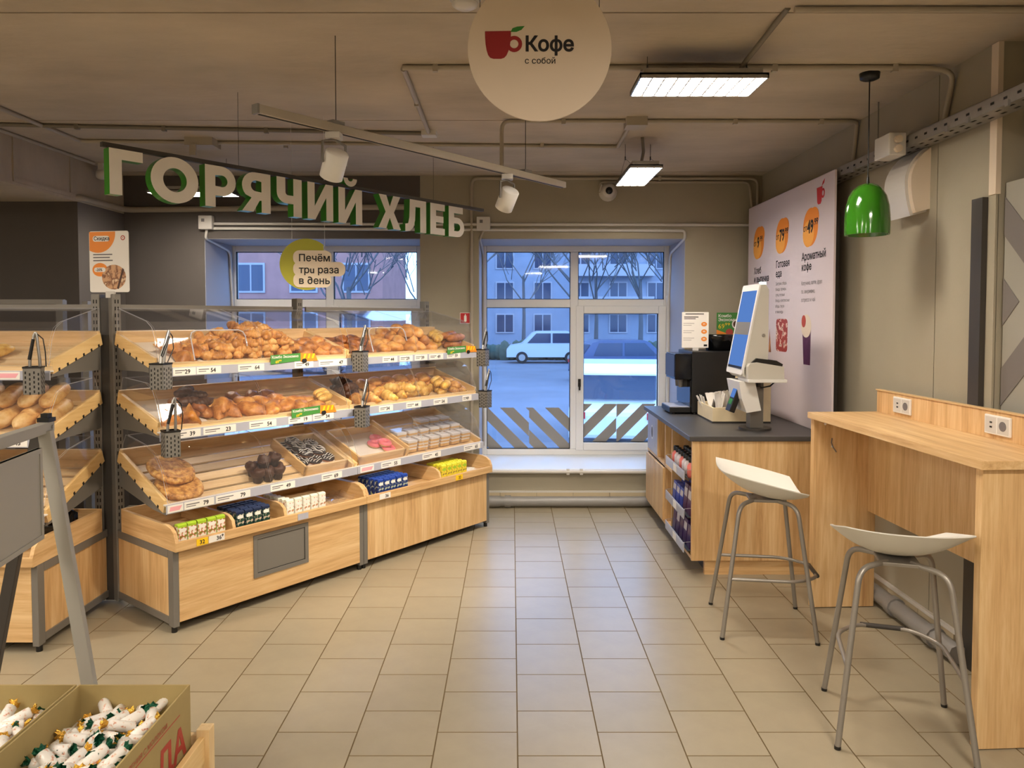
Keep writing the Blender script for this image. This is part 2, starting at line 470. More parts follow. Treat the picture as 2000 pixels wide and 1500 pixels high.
# ceiling of concrete slabs
ceiling = struct(BX(-7, -5, CEIL+0.02, 2.35, 6.9, CEIL+0.2).build('ceiling', 'concrete'))
for y0, y1 in ((-5, -3.3), (-3.3, -1.76), (-1.76, -0.22), (-0.22, 1.32), (1.32, 2.86), (2.86, 4.40), (4.40, 5.94), (5.94, 6.9)):
    BX(-7, y0+0.006, CEIL, 2.35, y1-0.006, CEIL+0.03).build('slab_panel', 'concrete', ceiling)

# back wall with two window openings
YB, YW = 6.1, 6.85
O1 = (-2.516, -0.75); O2 = (-0.273, 1.418); SILL, HEAD = 0.306, 2.20
wb_ = MB()
wb_.box(-7, YB, -0.05, O1[0], YW, CEIL+0.02, 1)
wb_.box(O1[0], YB, HEAD, O1[1], YW, CEIL+0.02, 1)
wb_.box(O1[0], YB, -0.05, O1[1], YW, SILL-0.02, 0)
wb_.box(O1[1], YB, -0.05, O2[0], YW, CEIL+0.02, 0)
wb_.box(O2[0], YB, HEAD, O2[1], YW, CEIL+0.02, 0)
wb_.box(O2[0], YB, -0.05, O2[1], YW, SILL-0.02, 0)
wb_.box(O2[1], YB, -0.05, 2.35, YW, CEIL+0.02, 0)
wall_back = struct(wb_.build('wall_back', ['wall_grey', 'wall_dark']))
# window reveals (pale paint lining)
for n, (a, b) in ((1, O1), (2, O2)):
    rv = MB()
    rv.box(a, YB+0.004, SILL, a+0.004, 6.72, HEAD); rv.box(b-0.004, YB+0.004, SILL, b, 6.72, HEAD); rv.box(a, YB+0.004, HEAD-0.004, b, 6.72, HEAD)
    rv.build('reveal', 'reveal_paint', wall_back)
# protruding dark wall on the far left and the beam above it
struct(BX(-7, 5.45, -0.05, -3.17, YB, 2.40).build('wall_left_pier', 'wall_dark'))
struct(BX(-7, 4.4, 2.40, -3.17, YB, CEIL).build('ceiling_beam', 'concrete'))
bm_ = MB(); bm_.box(-3.172, 4.75, 2.451, -3.163, 4.80, CEIL-0.002); bm_.box(-3.172, 4.75, 2.42, -3.163, 5.40, 2.45); bm_.box(-3.172, 5.36, 2.451, -3.163, 5.40, CEIL-0.002)
struct(bm_.build('trim_1', 'concrete'))
# right wall: two boards with a joint, then the recess nearer to the camera
wr = struct(BX(2.05, 3.15, -0.05, 2.35, YB, CEIL+0.02).build('wall_right', 'wall_grey'))
BX(2.04, 3.588, 0, 2.052, YB, CEIL).build('wall_panel', 'wall_grey', wr)
BX(2.04, 3.15, 0, 2.052, 3.582, CEIL).build('wall_panel', 'wall_grey', wr)
struct(BX(2.25, -5, -0.05, 2.40, 3.16, CEIL+0.02).build('wall_right_recess', 'wall_brown'))
struct(BX(-7.15, -5, -0.05, -7, YW, CEIL+0.02).build('wall_left', 'wall_grey'))
struct(BX(-7.15, -5.15, -0.05, 2.40, -5, CEIL+0.02).build('wall_rear', 'wall_grey'))
# skirting of tiles along the back wall
bb = struct(BX(-0.75, YB-0.012, 0.108, 2.04, YB, 0.122).build('baseboard_back', 'pvc'))
for i in range(9):
    BX(-0.70+0.302*i, YB-0.011, 0.003, -0.70+0.302*i+0.298, YB, 0.108).build('tile', 'backdrop_baseboard', bb)
br = struct(BX(2.022, 3.34, 0.105, 2.04, 6.08, 0.122).build('baseboard_right', 'pvc'))
for i in range(9):
    BX(2.028, 3.36+0.302*i, 0.003, 2.04, 3.36+0.302*i+0.298, 0.105).build('tile', 'backdrop_baseboard', br)

# windows
def window(n, a, b, mx, glass_low):
    YF0, YF1 = 6.70, 6.77
    f = MB(); fw = 0.055
    z0, z1 = SILL, HEAD
    f.box(a, YF0, z0, a+fw, YF1, z1); f.box(b-fw, YF0, z0, b, YF1, z1)
    f.box(a+fw, YF0, z1-fw, b-fw, YF1, z1); f.box(a+fw, YF0, z0, b-fw, YF1, z0+fw)
    m0, m1 = mx-0.035, mx+0.035
    f.box(m0, YF0, z0+fw, m1, YF1, z1-fw)
    f.box(a+fw, YF0, 1.645, m0, YF1, 1.718); f.box(m1, YF0, 1.645, b-fw, YF1, 1.718)
    win = struct(f.build('window_%d' % n, 'white', None, 0.006))
    s = MB(); sx0, sx1, sz0, sz1 = m1-0.02, b-fw+0.02, z0+fw-0.01, 1.66; sw = 0.07
    s.box(sx0, YF0-0.012, sz0, sx0+sw, YF1-0.02, sz1); s.box(sx1-sw, YF0-0.012, sz0, sx1, YF1-0.02, sz1)
    s.box(sx0+sw, YF0-0.012, sz1-sw, sx1-sw, YF1-0.02, sz1); s.box(sx0+sw, YF0-0.012, sz0, sx1-sw, YF1-0.02, sz0+sw)
    sash = s.build('sash', 'white', win, 0.006)
    panes = [(a+fw, m0, 1.718, z1-fw), (m1, b-fw, 1.718, z1-fw), (a+fw, m0, z0+fw, 1.645), (sx0+sw, sx1-sw, sz0+sw, sz1-sw)]
    for (x0, x1, p0, p1) in panes:
        g = MB(); g.box(x0-0.006, 6.733, p0-0.006, x1+0.006, 6.737, p1+0.006); g.build('pane', 'window_glass', win)
        gk = MB(); e = 0.005
        gk.box(x0, YF0+0.008, p0, x0+e, YF1-0.03, p1); gk.box(x1-e, YF0+0.008, p0, x1, YF1-0.03, p1); gk.box(x0, YF0+0.008, p1-e, x1, YF1-0.03, p1); gk.box(x0, YF0+0.008, p0, x1, YF1-0.03, p0+e)
        gk.build('gasket', 'rubber', win)
    h = MB(); h.box(sx0+0.02, YF0-0.022, 0.93, sx0+0.045, YF0-0.012, 1.0); h.cyl((sx0+0.032, YF0-0.022, 0.965), (sx0+0.032, YF0-0.04, 0.965), 0.008)
    h.box(sx0+0.024, YF0-0.045, 0.90, sx0+0.040, YF0-0.034, 0.97)
    h.build('handle', 'black', win)
    return win, panes
win1, _ = window(1, -2.54, -0.80, -1.641, 0)
win2, pn = window(2, -0.285, 1.425, 0.561, 0)
# diagonal stripes of grey film on the lower panes of window 2
def stripe_band(x0, x1, z0, z1, xs, sgn, wd, pitch, offs):
    for (c0, c1, off) in xs:
        i = -6
        while i < 10:
            xb = c0+i*pitch+off; H = z1-z0+0.2
            q = [(xb, z1+0.1), (xb+wd, z1+0.1), (xb+wd+sgn*H, z1+0.1-H), (xb+sgn*H, z1+0.1-H)]
            q = clip_poly(q, c0, z0, c1, z1)
            if len(q) >= 3:
                mb = MB(); mb.prism(q, 6.7315, 6.7328, Matrix(((1,0,0,0), (0,0,1,0), (0,1,0,0), (0,0,0,1)))); mb.build('film_stripe', 'stripe_grey', win2)
            i += 1
x0, x1, z0, z1 = pn[2]; xm = 0.155
stripe_band(x0, x1, z0, 0.735, [(x0, xm-0.001, 0.02), (xm+0.001, x1, 0.045)], 1, 0.125, 0.235, 0)
x0, x1, z0, z1 = pn[3]; xm = 0.95
stripe_band(x0, x1, z0, 0.77, [(x0, xm-0.001, 0.06), (xm+0.001, x1, 0.10)], -1, 0.125, 0.235, 0)
# sills
for n, (a, b) in ((2, O1), (3, O2)):
    struct(BX(a+0.002, YB-0.02, SILL-0.022, b-0.002, 6.705, SILL).build('trim_%d' % n, 'white', None, 0.004))

# striped board and dark post at the right recess
board = struct(BX(2.075, 1.6, 0, 2.095, 3.14, 2.12).build('trim_4', 'mural_light'))
MU = Matrix(((0,0,1,0), (1,0,0,0), (0,1,0,0), (0,0,0,1)))     # poly (y,z) -> extrude along x
yc = 2.66
for k in range(-3, 9):
    for sg in (1, -1):
        # chevrons that point to the window end of the board
        za = 1.62
        wd, pit = 0.16, 0.34
        c = 3.02-k*pit-.5
        q = [(c, za), (c-wd, za), (c-wd+1.7, za+sg*1.7), (c+1.7, za+sg*1.7)]
        q = clip_poly(q, 1.6, 0.0, 3.14, 2.12)
        if len(q) >= 3: MB().prism(q, 2.072, 2.0755, MU).build('chevron_band', 'mural_dark', board)
struct(BX(2.015, 3.20, 0.0, 2.0395, 3.275, 2.07).build('trim_5', 'steel_dark'))
struct(BX(2.034, 3.144, 2.075, 2.056, 3.19, CEIL-0.002).build('trim_6', 'cream'))

# ================================================================== OUTSIDE
struct(BX(-60, 6.95, -1.2, 60, 120, -1.0).build('street_ground', 'asphalt'))
def building(name, label, x0, x1, y, h, m, cols, rows, ww=1.5, wh=1.6):
    b = thing(name, label, 'building', ((x0+x1)/2, y, -1.0), 0)
    W = x1-x0
    BX(-W/2, 0, 0, W/2, 10, h).build('facade', m, b)
    BX(-W/2-0.3, -0.4, h, W/2+0.3, 10.3, h+0.5).build('roof', 'render_pale', b)
    wm = MB(); wm.box(-ww/2-0.12, -0.08, -0.12, ww/2+0.12, 0.02, wh+0.12); wme = wm.mesh('window', 'render_pale')
    pm = MB(); pm.box(-ww/2, -0.10, 0, -0.05, -0.03, wh); pm.box(0.05, -0.10, 0, ww/2, -0.03, wh); pme = pm.mesh('pane', 'dark_glass')
    for i in range(cols):
        for j in range(rows):
            wo = link('window', wme, b); wo.location = (-W/2+W*(i+0.5)/cols, 0, 1.2+j*3.0)
            link('pane', pme, wo)
    for j in range(rows-1):
        BX(-W*0.12, -1.1, 3.4+j*3.0, W*0.10, 0, 4.5+j*3.0).build('balcony', 'render_pale', b)
building('apartment_building', 'pinkish brick apartment block seen through the window behind the bread', -34, -8, 46, 17, 'brick_red', 8, 5)
building('apartment_building', 'pale apartment block far across the street behind the bare trees', -6, 26, 70, 17, 'facade_grey', 9, 5)
building('shop_building', 'low brick shop building at the far end of the street', 27, 60, 50, 7, 'brick_red', 8, 2)
def car(label, x, y, rz, paint, tall=1.0):
    c = thing('car', label, 'car', (x, y, -1.0), rz)
    prof = [(-2.2, 0.35), (-2.2, 0.85*tall), (-1.95, 1.0*tall), (-1.55, 1.55*tall), (-1.2, 1.66*tall), (0.5, 1.66*tall), (0.75, 1.58*tall), (1.35, 1.02*tall), (2.0, 0.92*tall), (2.2, 0.7*tall), (2.2, 0.35)]
    MR = Matrix(((1,0,0,0), (0,0,1,0), (0,1,0,0), (0,0,0,1)))
    m = MB(); m.prism(prof, -0.85, 0.85, MR); m.build('body', paint, c, 0.08)
    g = MB()
    for sy in (-0.87, 0.85):
        g.prism([(-1.5, 1.05*tall), (-1.28, 1.55*tall), (-0.35, 1.55*tall), (-0.35, 1.05*tall)], sy, sy+0.02, MR)
        g.prism([(-0.25, 1.05*tall), (-0.25, 1.55*tall), (0.55, 1.55*tall), (1.05, 1.05*tall)], sy, sy+0.02, MR)
    g.build('side_windows', 'dark_glass', c)
    BX(-2.0, -0.72, 1.06*tall, -1.62, 0.72, 1.5*tall).build('rear_window', 'dark_glass', c)
    for sx in (-1.35, 1.35):
        for sy in (-0.88, 0.70):
            wl = MB(); wl.cyl((sx, sy, 0.33), (sx, sy+0.18, 0.33), 0.33, n=18); wo = wl.build('wheel', 'rubber', c)
            MB().cyl((sx, sy-0.01, 0.33), (sx, sy+0.19, 0.33), 0.19, n=12).build('hub', 'galvanised', wo)
    BX(-2.23, -0.8, 0.72*tall, -2.18, -0.55, 0.84*tall).build('tail_lamp', 'red', c); BX(-2.23, 0.55, 0.72*tall, -2.18, 0.8, 0.84*tall).build('tail_lamp', 'red', c)
car('silver off-road car parked across the street seen through the left pane', 1.9, 42, PI, 'car_silver', 1.08)
car('dark blue car parked behind the white car in the street', 4.6, 30, 0.1, 'car_blue')
car('white car parked close outside the shop window', 2.2, 15.5, PI/2-0.15, 'car_white')
car('pale hatchback parked before the brick apartment block', -9.5, 34, 0, 'car_white', 0.95)
def tree(label, x, y, h, seed, leafy=False):
    rnd = random.Random(seed)
    t = thing('tree', label, 'tree', (x, y, -1.0))
    MB().tube([(0, 0, 0), (0.05, 0, h*0.2), (0, 0.05, h*0.42)], [0.16, 0.12, 0.09], 7).build('trunk', 'bark', t)
    m = MB()
    def grow(p, d, L, r, lv):
        q = p+d*L*0.5+Vector((rnd.uniform(-.1, .1), rnd.uniform(-.1, .1), 0))*L; e = q+(d+Vector((rnd.uniform(-.25, .25), rnd.uniform(-.25, .25), .12))).normalized()*L*0.5
        m.tube([p, q, e], [r, r*.8, r*.55], 4)
        if lv:
            for _ in range(4 if lv > 1 else 3):
                nd = (d+Vector((rnd.uniform(-.9, .9), rnd.uniform(-.9, .9), rnd.uniform(-.1, .6)))).normalized()
                grow(p+(e-p)*rnd.uniform(.45, 1), nd, L*rnd.uniform(.55, .75), r*.6, lv-1)
    for _ in range(6):
        grow(Vector((0, 0.05, h*rnd.uniform(.22, .42))), Vector((rnd.uniform(-.8, .8), rnd.uniform(-.8, .8), .9)).normalized(), h*.30, 0.05, 4)
    m.build('branches', 'bark', t)['kind'] = 'stuff'
for i, (x, y, h) in enumerate(((-2.2, 33, 11), (3.2, 37, 12), (7.5, 33, 10), (0.8, 52, 13), (11.5, 40, 12), (-6.6, 30, 9), (5.3, 47, 12), (6.9, 40, 11), (-4.5, 40, 11))):
    tree('bare dark-branched tree %s' % ('beside the brick apartment block', 'behind the silver off-road car', 'behind the dark blue car', 'in front of the pale apartment block, middle of the far row', 'by the low brick shop building', 'nearest the pale hatchback', 'between the two cars, set far back', 'right behind the tree at the dark blue car, half hidden', 'at the corner of the brick block, set back')[i], x, y, h, i+3)
def hedge(label, x0, x1, y):
    h = MB(); rnd = random.Random(5)
    for i in range(int((x1-x0)/0.35)):
        c = (x0+0.35*i, y+rnd.uniform(-.3, .3), -1.0+0.45)
        h.sphere(c, (0.38, 0.4, 0.55+rnd.uniform(-.1, .25)), 7, 5)
    o = h.build('hedge', 'hedge_leaf'); tag(o, label, 'hedge')
hedge('long clipped hedge along the far side of the street', -5, 14, 44.8)

# ================================================================== CEILING THINGS
def ceiling_light(label, x0, x1, y0, y1, z, group=None, hose=None, fine=True):
    cx, cy = (x0+x1)/2, (y0+y1)/2; W, D = x1-x0, y1-y0
    t = thing('ceiling_light', label, 'lamp', (cx, cy, z), 0, group)
    h = MB(); e = 0.006
    h.box(-W/2, -D/2, 0.004, W/2, D/2, 0.012)
    h.box(-W/2+0.02, -D/2+0.02, 0.012, W/2-0.02, D/2-0.02, 0.038)
    for a in ((-W/2, -D/2, -W/2+e, D/2), (W/2-e, -D/2, W/2, D/2), (-W/2, -D/2, W/2, -D/2+e), (-W/2, D/2-e, W/2, D/2)): h.box(a[0], a[1], -0.010, a[2], a[3], 0.012)
    h.build('housing', 'galvanised', t)
    BX(-W/2+e, -D/2+e, 0.0, W/2-e, D/2-e, 0.003).build('diffuser', 'lamp_emit', t)
    if fine:
        g = MB(); nx = max(2, int(W/0.052)); ny = max(2, int(D/0.052))
        for i in range(1, nx): g.box(-W/2+W*i/nx-0.0034, -D/2+e, -0.008, -W/2+W*i/nx+0.0034, D/2-e, -0.001)
        for i in range(1, ny): g.box(-W/2+e, -D/2+D*i/ny-0.0034, -0.008, W/2-e, -D/2+D*i/ny+0.0034, -0.001)
        g.build('louvre', 'white', t)['kind'] = 'stuff'
    for sx in (-1, 1):
        sm = MB(); L = CEIL-z
        top = (sx*W*0.40, 0, L)
        mid = (sx*W*0.40, 0, 0.04+0.45*(L-0.04))
        sm.tube([top, mid], 0.0016, 5); sm.tube([mid, (sx*W*0.40-0.06*0, D*0.35, 0.038)], 0.0012, 5); sm.tube([mid, (sx*W*0.40, -D*0.35, 0.038)], 0.0012, 5)
        sm.cyl((mid[0], 0, mid[2]-0.012), (mid[0], 0, mid[2]+0.012), 0.004, n=6)
        sm.build('suspension_wire', 'steel_dark', t)
    if hose: MB().tube(hose, 0.011, 8).build('cable_hose', 'conduit_dark', t)
    return t
ceiling_light('large louvred ceiling light panel hanging nearest, beside the round coffee sign', 0.545, 1.095, 3.20, 3.47, 2.585, None, [(0.17, -0.02, 0.036), (0.185, -0.1, 0.07), (0.20, -0.3, 0.10), (0.21, -0.52, 0.125)])
ceiling_light('small light panel hung lengthwise near the dome camera', 0.735, 0.945, 4.68, 5.32, 2.50, None, [(0.0, -0.02, 0.036), (0.03, 0.05, 0.08), (0.02, -0.1, 0.14), (-0.005, -0.20, 0.205)])
for i, (x, y) in enumerate(((-2.1, 4.05), (-3.6, 2.2), (-1.9, 0.4), (1.3, 0.9), (-3.6, -0.6), (-1.35, -1.6), (0.85, -1.7), (-5.4, 1.2), (-3.0, -3.6), (0.4, -3.9))):
    if i == 0: continue
    ceiling_light('louvred ceiling light panel behind the viewer', x-0.3, x+0.3, y-0.15, y+0.15, 2.59, 'ceiling lights of the hall behind', None, False)
# lamp seen through the bread sign, over the left part of the back room
ceiling_light('long narrow ceiling light seen through the big bread letters', -2.62, -2.02, 5.35, 5.55, 2.46, None, None, True)

def pipe(label, pts, r=0.011, m='conduit', name='conduit_pipe', clips=None, group=None):
    mb = MB(); mb.tube(pts, r, 8)
    o = mb.build(name, m); tag(o, label, 'pipe', group)
    if clips:
        for p in clips:
            c = MB(); c.box(p[0]-0.012, p[1]-0.012, p[2]-r*1.5, p[0]+0.012, p[1]+0.012, p[2]+r*1.5); c.build('clip', m, o)
    return o
ZC = CEIL-0.013
def bend(pts, rad=0.06, n=4):
    out = [Vector(pts[0])]
    for i in range(1, len(pts)-1):
        a, b, c = Vector(pts[i-1]), Vector(pts[i]), Vector(pts[i+1])
        d0 = (a-b); d1 = (c-b); r = min(rad, d0.length*.4, d1.length*.4)
        p0 = b+d0.normalized()*r; p1 = b+d1.normalized()*r
        for k in range(n+1):
            t = k/n; out.append(p0*(1-t)**2+b*2*t*(1-t)+p1*t*t)
    out.append(Vector(pts[-1])); return out
pipe('long conduit across the ceiling above the nearest light panel', bend([(-0.50, 3.44, ZC), (1.90, 3.44, ZC), (2.022, 3.44, ZC-0.02), (2.022, 3.52, 2.45)], 0.09), 0.013, clips=[(x, 3.44, ZC) for x in (-0.35, 0.6, 1.2, 1.75)])
pipe('short conduit running back along the ceiling to a small white box', [(-0.50, 3.46, ZC), (-0.515, 4.62, ZC)], 0.013, clips=[(-0.508, 4.0, ZC)])
tag(BX(-0.56, 4.62, CEIL-0.03, -0.47, 4.70, CEIL).build('junction_box', 'pvc'), 'small white junction box on the ceiling at the conduit end', 'box')
pipe('conduit from the track rail across the ceiling to the right wall', bend([(-0.06, 4.37, 2.395), (-0.06, 4.37, ZC), (1.98, 4.37, ZC), (2.025, 4.40, ZC), (2.025, 4.45, 2.44)], 0.05), 0.012, clips=[(x, 4.37, ZC) for x in (0.3, 1.3, 1.8)])
tag(BX(0.66, 4.31, CEIL-0.05, 0.78, 4.43, CEIL).build('junction_box', 'conduit'), 'grey junction box on the ceiling above the small light panel', 'box')
pipe('conduit running leftward across the ceiling above the bread sign', bend([(0.70, 4.42, ZC), (0.71, 5.02, ZC), (-2.80, 4.86, ZC), (-2.80, 3.2, ZC)], 0.03), 0.013, clips=[(x, 4.97, ZC) for x in (0.2, -0.6, -1.5)])
pipe('thin conduit across the ceiling at the far left, behind the track rail', [(-3.10, 4.44, ZC), (-0.56, 4.66, ZC)], 0.012, 'conduit_dark', clips=[(x, 4.44+(x+3.1)*0.087, ZC) for x in (-2.6, -2.1, -1.5, -0.9)])
jb = MB(); jb.box(-2.10, 4.80, CEIL-0.05, -1.92, 4.94, CEIL); jb.box(-2.06, 4.78, CEIL-0.12, -2.02, 4.80, CEIL-0.05); tag(jb.build('junction_box', 'conduit'), 'grey junction box on the ceiling above the letters of the bread sign', 'box')
pipe('conduit along the concrete beam edge at the far left', [(-3.13, 4.42, ZC), (-3.10, 5.55, ZC)], 0.012)
sb = MB(); sb.lathe([(0.0, 0.03), (0.035, 0.025), (0.045, 0.0), (0.05, -0.02), (0.03, -0.045), (0, -0.05)], 14, 0, T((-3.08, 5.62, 2.64)) @ R(0.6, 'X')); sb.box(-3.10, 5.60, 2.66, -3.06, 5.66, CEIL)
tag(sb.build('motion_sensor', 'pvc'), 'small white sensor on the ceiling at the end of the beam conduit', 'sensor')
pipe('conduit at the top of the near ceiling, reaching the right wall', bend([(1.05, 2.80, ZC), (1.93, 2.80, ZC), (2.22, 2.80, ZC), (2.235, 2.80, 2.3)], 0.09), 0.012)
# back wall pipes
YP = 6.085
pipe('conduit under the ceiling of the back wall, turning down beside the tall window', bend([(-0.33, YP, 0.15), (-0.33, YP, 2.685), (2.0, YP, 2.685), (2.0, YP, 2.45)], 0.06), 0.013, clips=[(x, YP, 2.685) for x in (0.3, 1.2)])
pipe('short conduit from the dome camera along the back wall', bend([(0.715, YP, 2.57), (0.715, YP, 2.655), (1.93, YP, 2.655), (1.955, YP, 2.45)], 0.05), 0.011)
pipe('upper thin pipe over both windows', [(-2.46, YP, 2.318), (1.95, YP, 2.308)], 0.012, 'pvc')
pipe('lower thin pipe over both windows, bending into the window recess', bend([(-2.44, YP, 2.280), (1.41, YP, 2.262), (1.412, YP, 2.20), (1.405, 6.60, 2.12), (1.405, 6.66, 1.75)], 0.05), 0.012, 'pvc')
pipe('grey pipe along the dark wall, stepping back round the corner', bend([(-6.9, 5.43, 2.43), (-3.16, 5.43, 2.43), (-3.14, 6.08, 2.43), (-0.76, 6.08, 2.455)], 0.08), 0.024, 'conduit')
def jbox(label, x, z):
    b = thing('junction_box', label, 'box', (x, 6.06, z))
    BX(-0.055, -0.02, -0.055, 0.055, 0.04, 0.055).build('housing', 'pvc', b, 0.004)
    BX(-0.03, -0.022, 0.005, -0.005, -0.0195, 0.03).build('mark', 'ink_soft', b)
jbox('pale junction box over the top corner of the window behind the bread', -2.485, 2.325)
jbox('pale junction box between the two windows, by the last sign letter', -0.232, 2.315)
pipe('white elbow pipe from the junction box into the window recess behind the bread', bend([(-2.49, YP, 2.27), (-2.50, YP, 2.20), (-2.50, 6.60, 2.14), (-2.50, 6.66, 1.62)], 0.06), 0.011, 'pvc')
pipe('white duct strip down the frame side of the window behind the bread', [(-2.495, 6.665, 1.62), (-2.495, 6.665, 0.4)], 0.018, 'pvc')
pipe('grey elbow pipe from the junction box into the tall window recess', bend([(-0.232, YP, 2.26), (-0.262, YP, 2.20), (-0.258, 6.60, 2.12), (-0.258, 6.66, 0.4)], 0.06), 0.011, 'conduit')
pipe('white duct strip down the frame side of the tall window', [(1.402, 6.665, 1.75), (1.402, 6.665, 0.35)], 0.018, 'pvc')
pipe('slim heating pipe under the tall window sill', [(-0.6, 6.06, 0.290), (1.25, 6.06, 0.285)], 0.016, 'pvc', 'heating_pipe', clips=[(0.46, 6.06, 0.288), (0.57, 6.06, 0.288)])
p_ = pipe('fat grey drain pipe along the floor under the tall window', [(-0.15, 6.02, 0.052), (1.9, 6.02, 0.052)], 0.042, 'pipe_grey', 'drain_pipe')
MB().cyl((-0.06, 6.02, 0.052), (-0.01, 6.02, 0.052), 0.049, n=14).build('coupling', 'pipe_grey', p_)
MB().tube(bend([(-0.10, 6.02, 0.052), (-0.2, 6.02, 0.052), (-0.28, 5.96, 0.055), (-0.34, 5.95, 0.10)], 0.05), 0.046, 10).build('elbow', 'pipe_grey', p_)
p_ = pipe('fat grey drain pipe along the floor under the bar table', [(1.985, 4.38, 0.055), (1.985, 3.25, 0.055)], 0.042, 'pipe_grey', 'drain_pipe')
for y in (3.78, 3.42): MB().cyl((1.985, y, 0.055), (1.985, y+0.05, 0.055), 0.050, n=14).build('coupling', 'pipe_grey', p_)
for i, (dx, l) in enumerate((('leftmost of three pale vertical pipes in the right wall recess', 2.80), ('middle of three pale vertical pipes in the right wall recess', 2.72), ('rightmost of three pale vertical pipes in the right wall recess', 2.65))):
    pipe(dx, [(2.16, 3.08-0.05*i, 0.02), (2.16, 3.08-0.05*i, CEIL)], 0.016, 'cream', 'vertical_pipe')

# smoke detector, dome camera
d = thing('smoke_detector', 'white round smoke detector on the ceiling left of the coffee sign', 'detector', (-0.168, 2.70, CEIL))
m = MB(); m.lathe([(0.058, 0), (0.058, -0.018), (0.05, -0.022), (0.046, -0.04), (0.03, -0.05), (0, -0.052)], 20); m.build('housing', 'pvc', d)
m = MB(); m.lathe([(0.0475, -0.028), (0.0475, -0.034)], 20); m.build('grille', 'ink_soft', d)
c = thing('dome_camera', 'white dome security camera on the back wall under the small light', 'camera', (0.782, 6.10, 2.575))
m = MB(); m.lathe([(0.075, 0), (0.075, 0.012), (0.06, 0.03), (0.055, 0.07), (0.045, 0.085), (0.0, 0.086)], 20, 0, R(PI/2, 'X')); m.build('base', 'pvc', c)
m = MB(); m.sphere((0, -0.085, 0), 0.030, 12, 8); m.build('lens', 'black_gloss', c)
m = MB(); m.cyl((-0.05, -0.02, 0.06), (-0.067, -0.02, 0.0), 0.01); m.build('cable_gland', 'pvc', c)

# track rail with two spot heads
U = Vector((0.62, 0.785, 0)).normalized(); ANG = math.atan2(U.y, U.x)
tr = thing('track_rail', 'long grey lighting track hung slantwise below the ceiling', 'rail', (-0.955, 2.80, 2.332), ANG)
BX(0, -0.018, -0.017, 2.03, 0.018, 0.017).build('rail', 'conduit', tr, 0.002)
BX(0.01, -0.006, -0.0185, 2.02, 0.006, -0.0165).build('track_slot', 'slot_dark', tr)
for u in (0.02, ): BX(-0.006, -0.019, -0.018, 0.003, 0.019, 0.018).build('end_cap', 'steel_grey', tr)
for u in (0.37, 1.66):
    MB().tube([(u, 0, 0.017), (u, 0, CEIL-2.332)], 0.002, 5).build('suspension_wire', 'steel_dark', tr)
    MB().box(u-0.03, -0.02, 0.015, u+0.03, 0.02, 0.03).build('bracket', 'steel_grey', tr)
def spot(label, u, aim):
    base = tr.matrix_basis @ Vector((u, 0, -0.017))
    s = thing('track_spotlight', label, 'spotlight', base, 0, 'spotlights on the track')
    BX(-0.03, -0.03, -0.028, 0.03, 0.03, -0.001).build('adapter', 'pvc', s, 0.003)
    c0 = Vector((0.0, 0.0, -0.13))
    d = (Vector(aim)-(base+c0)).normalized()
    side = Vector((U.x, U.y, 0))
    br = MB(); br.tube([(0, 0, -0.028), tuple(side*0.058+Vector((0, 0, -0.045))), tuple(side*0.060+c0)], 0.006, 6); br.tube([(0, 0, -0.028), tuple(-side*0.058+Vector((0, 0, -0.045))), tuple(-side*0.060+c0)], 0.006, 6)
    br.build('yoke', 'steel_grey', s)
    q = d.to_track_quat('Z', 'Y').to_matrix().to_4x4()
    h = MB(); h.lathe([(0.0, -0.055), (0.044, -0.055), (0.048, -0.050), (0.048, 0.058), (0.045, 0.060), (0.041, 0.04), (0, 0.035)], 22, 0, T(c0) @ q); h.build('head', 'white', s)
    l = bpy.data.lights.new('spot_light', 'SPOT'); l.energy = SPOT_W; l.color = (1.0, 0.86, 0.66); l.spot_size = math.radians(95); l.spot_blend = 0.6; l.shadow_soft_size = 0.04
    lo = bpy.data.objects.new('spot_light', l); COL.objects.link(lo); lo.parent = s
    lo.matrix_local = T(c0+d*0.065) @ (-d).to_track_quat('Z', 'Y').to_matrix().to_4x4()
spot('white cylindrical track spotlight, nearer of the two, aimed down at the bread', 0.36, (-1.25, 3.75, 1.0))
spot('white cylindrical track spotlight, farther of the two, near the rail end', 1.50, (-0.55, 4.75, 1.0))

# round coffee sign
s = thing('round_sign', 'round cream coffee sign with a red cup logo hanging from the ceiling', 'sign', (0.088, 2.40, 2.411))
MZ = frame((0, 0, 0), (1, 0, 0), (0, 0, 1))       # poly in x,z, extruded toward the camera (-y)
m = MB(); m.prism(disc_poly(0, 0, 0.229, 0.229, 64), -0.004, 0.004, MZ); m.build('disc', 'cream', s)
def pl(mb, poly, z0, z1, M): mb.prism(poly, z0, z1, M)
LS = 2.4/1450
def q(px, py): return ((px-1053)*LS, -(py-103)*LS)
cup = [q(948, 71), q(998, 70), q(997.5, 84), q(996, 97), q(993, 108), q(989.5, 116), q(985, 121), q(979, 123), q(964, 123), q(958, 121), q(954, 116), q(951, 107), q(949, 95), q(948.2, 83)]
m = MB(); pl(m, cup, 0.0041, 0.005, MZ); m.build('cup_mark', 'logo_red', s)
m = MB(); cx, cz = q(1004, 95)
ro, ri = 0.0255, 0.0135
pts_o = disc_poly(cx, cz, ro, ro, 24); pts_i = disc_poly(cx, cz, ri, ri, 24)
vs = [MZ @ Vector((x, y, 0.0055)) for x, y in pts_o+pts_i]; m.add(vs, [(i, (i+1) % 24, 24+(i+1) % 24, 24+i) for i in range(24)]); m.build('cup_handle', 'logo_red', s)
m = MB(); pl(m, [q(997, 72), q(1001, 65), q(1010, 62), q(1024, 61), q(1018, 68), q(1008, 72)], 0.0041, 0.0055, MZ); m.build('leaf_mark', 'leaf_green', s)
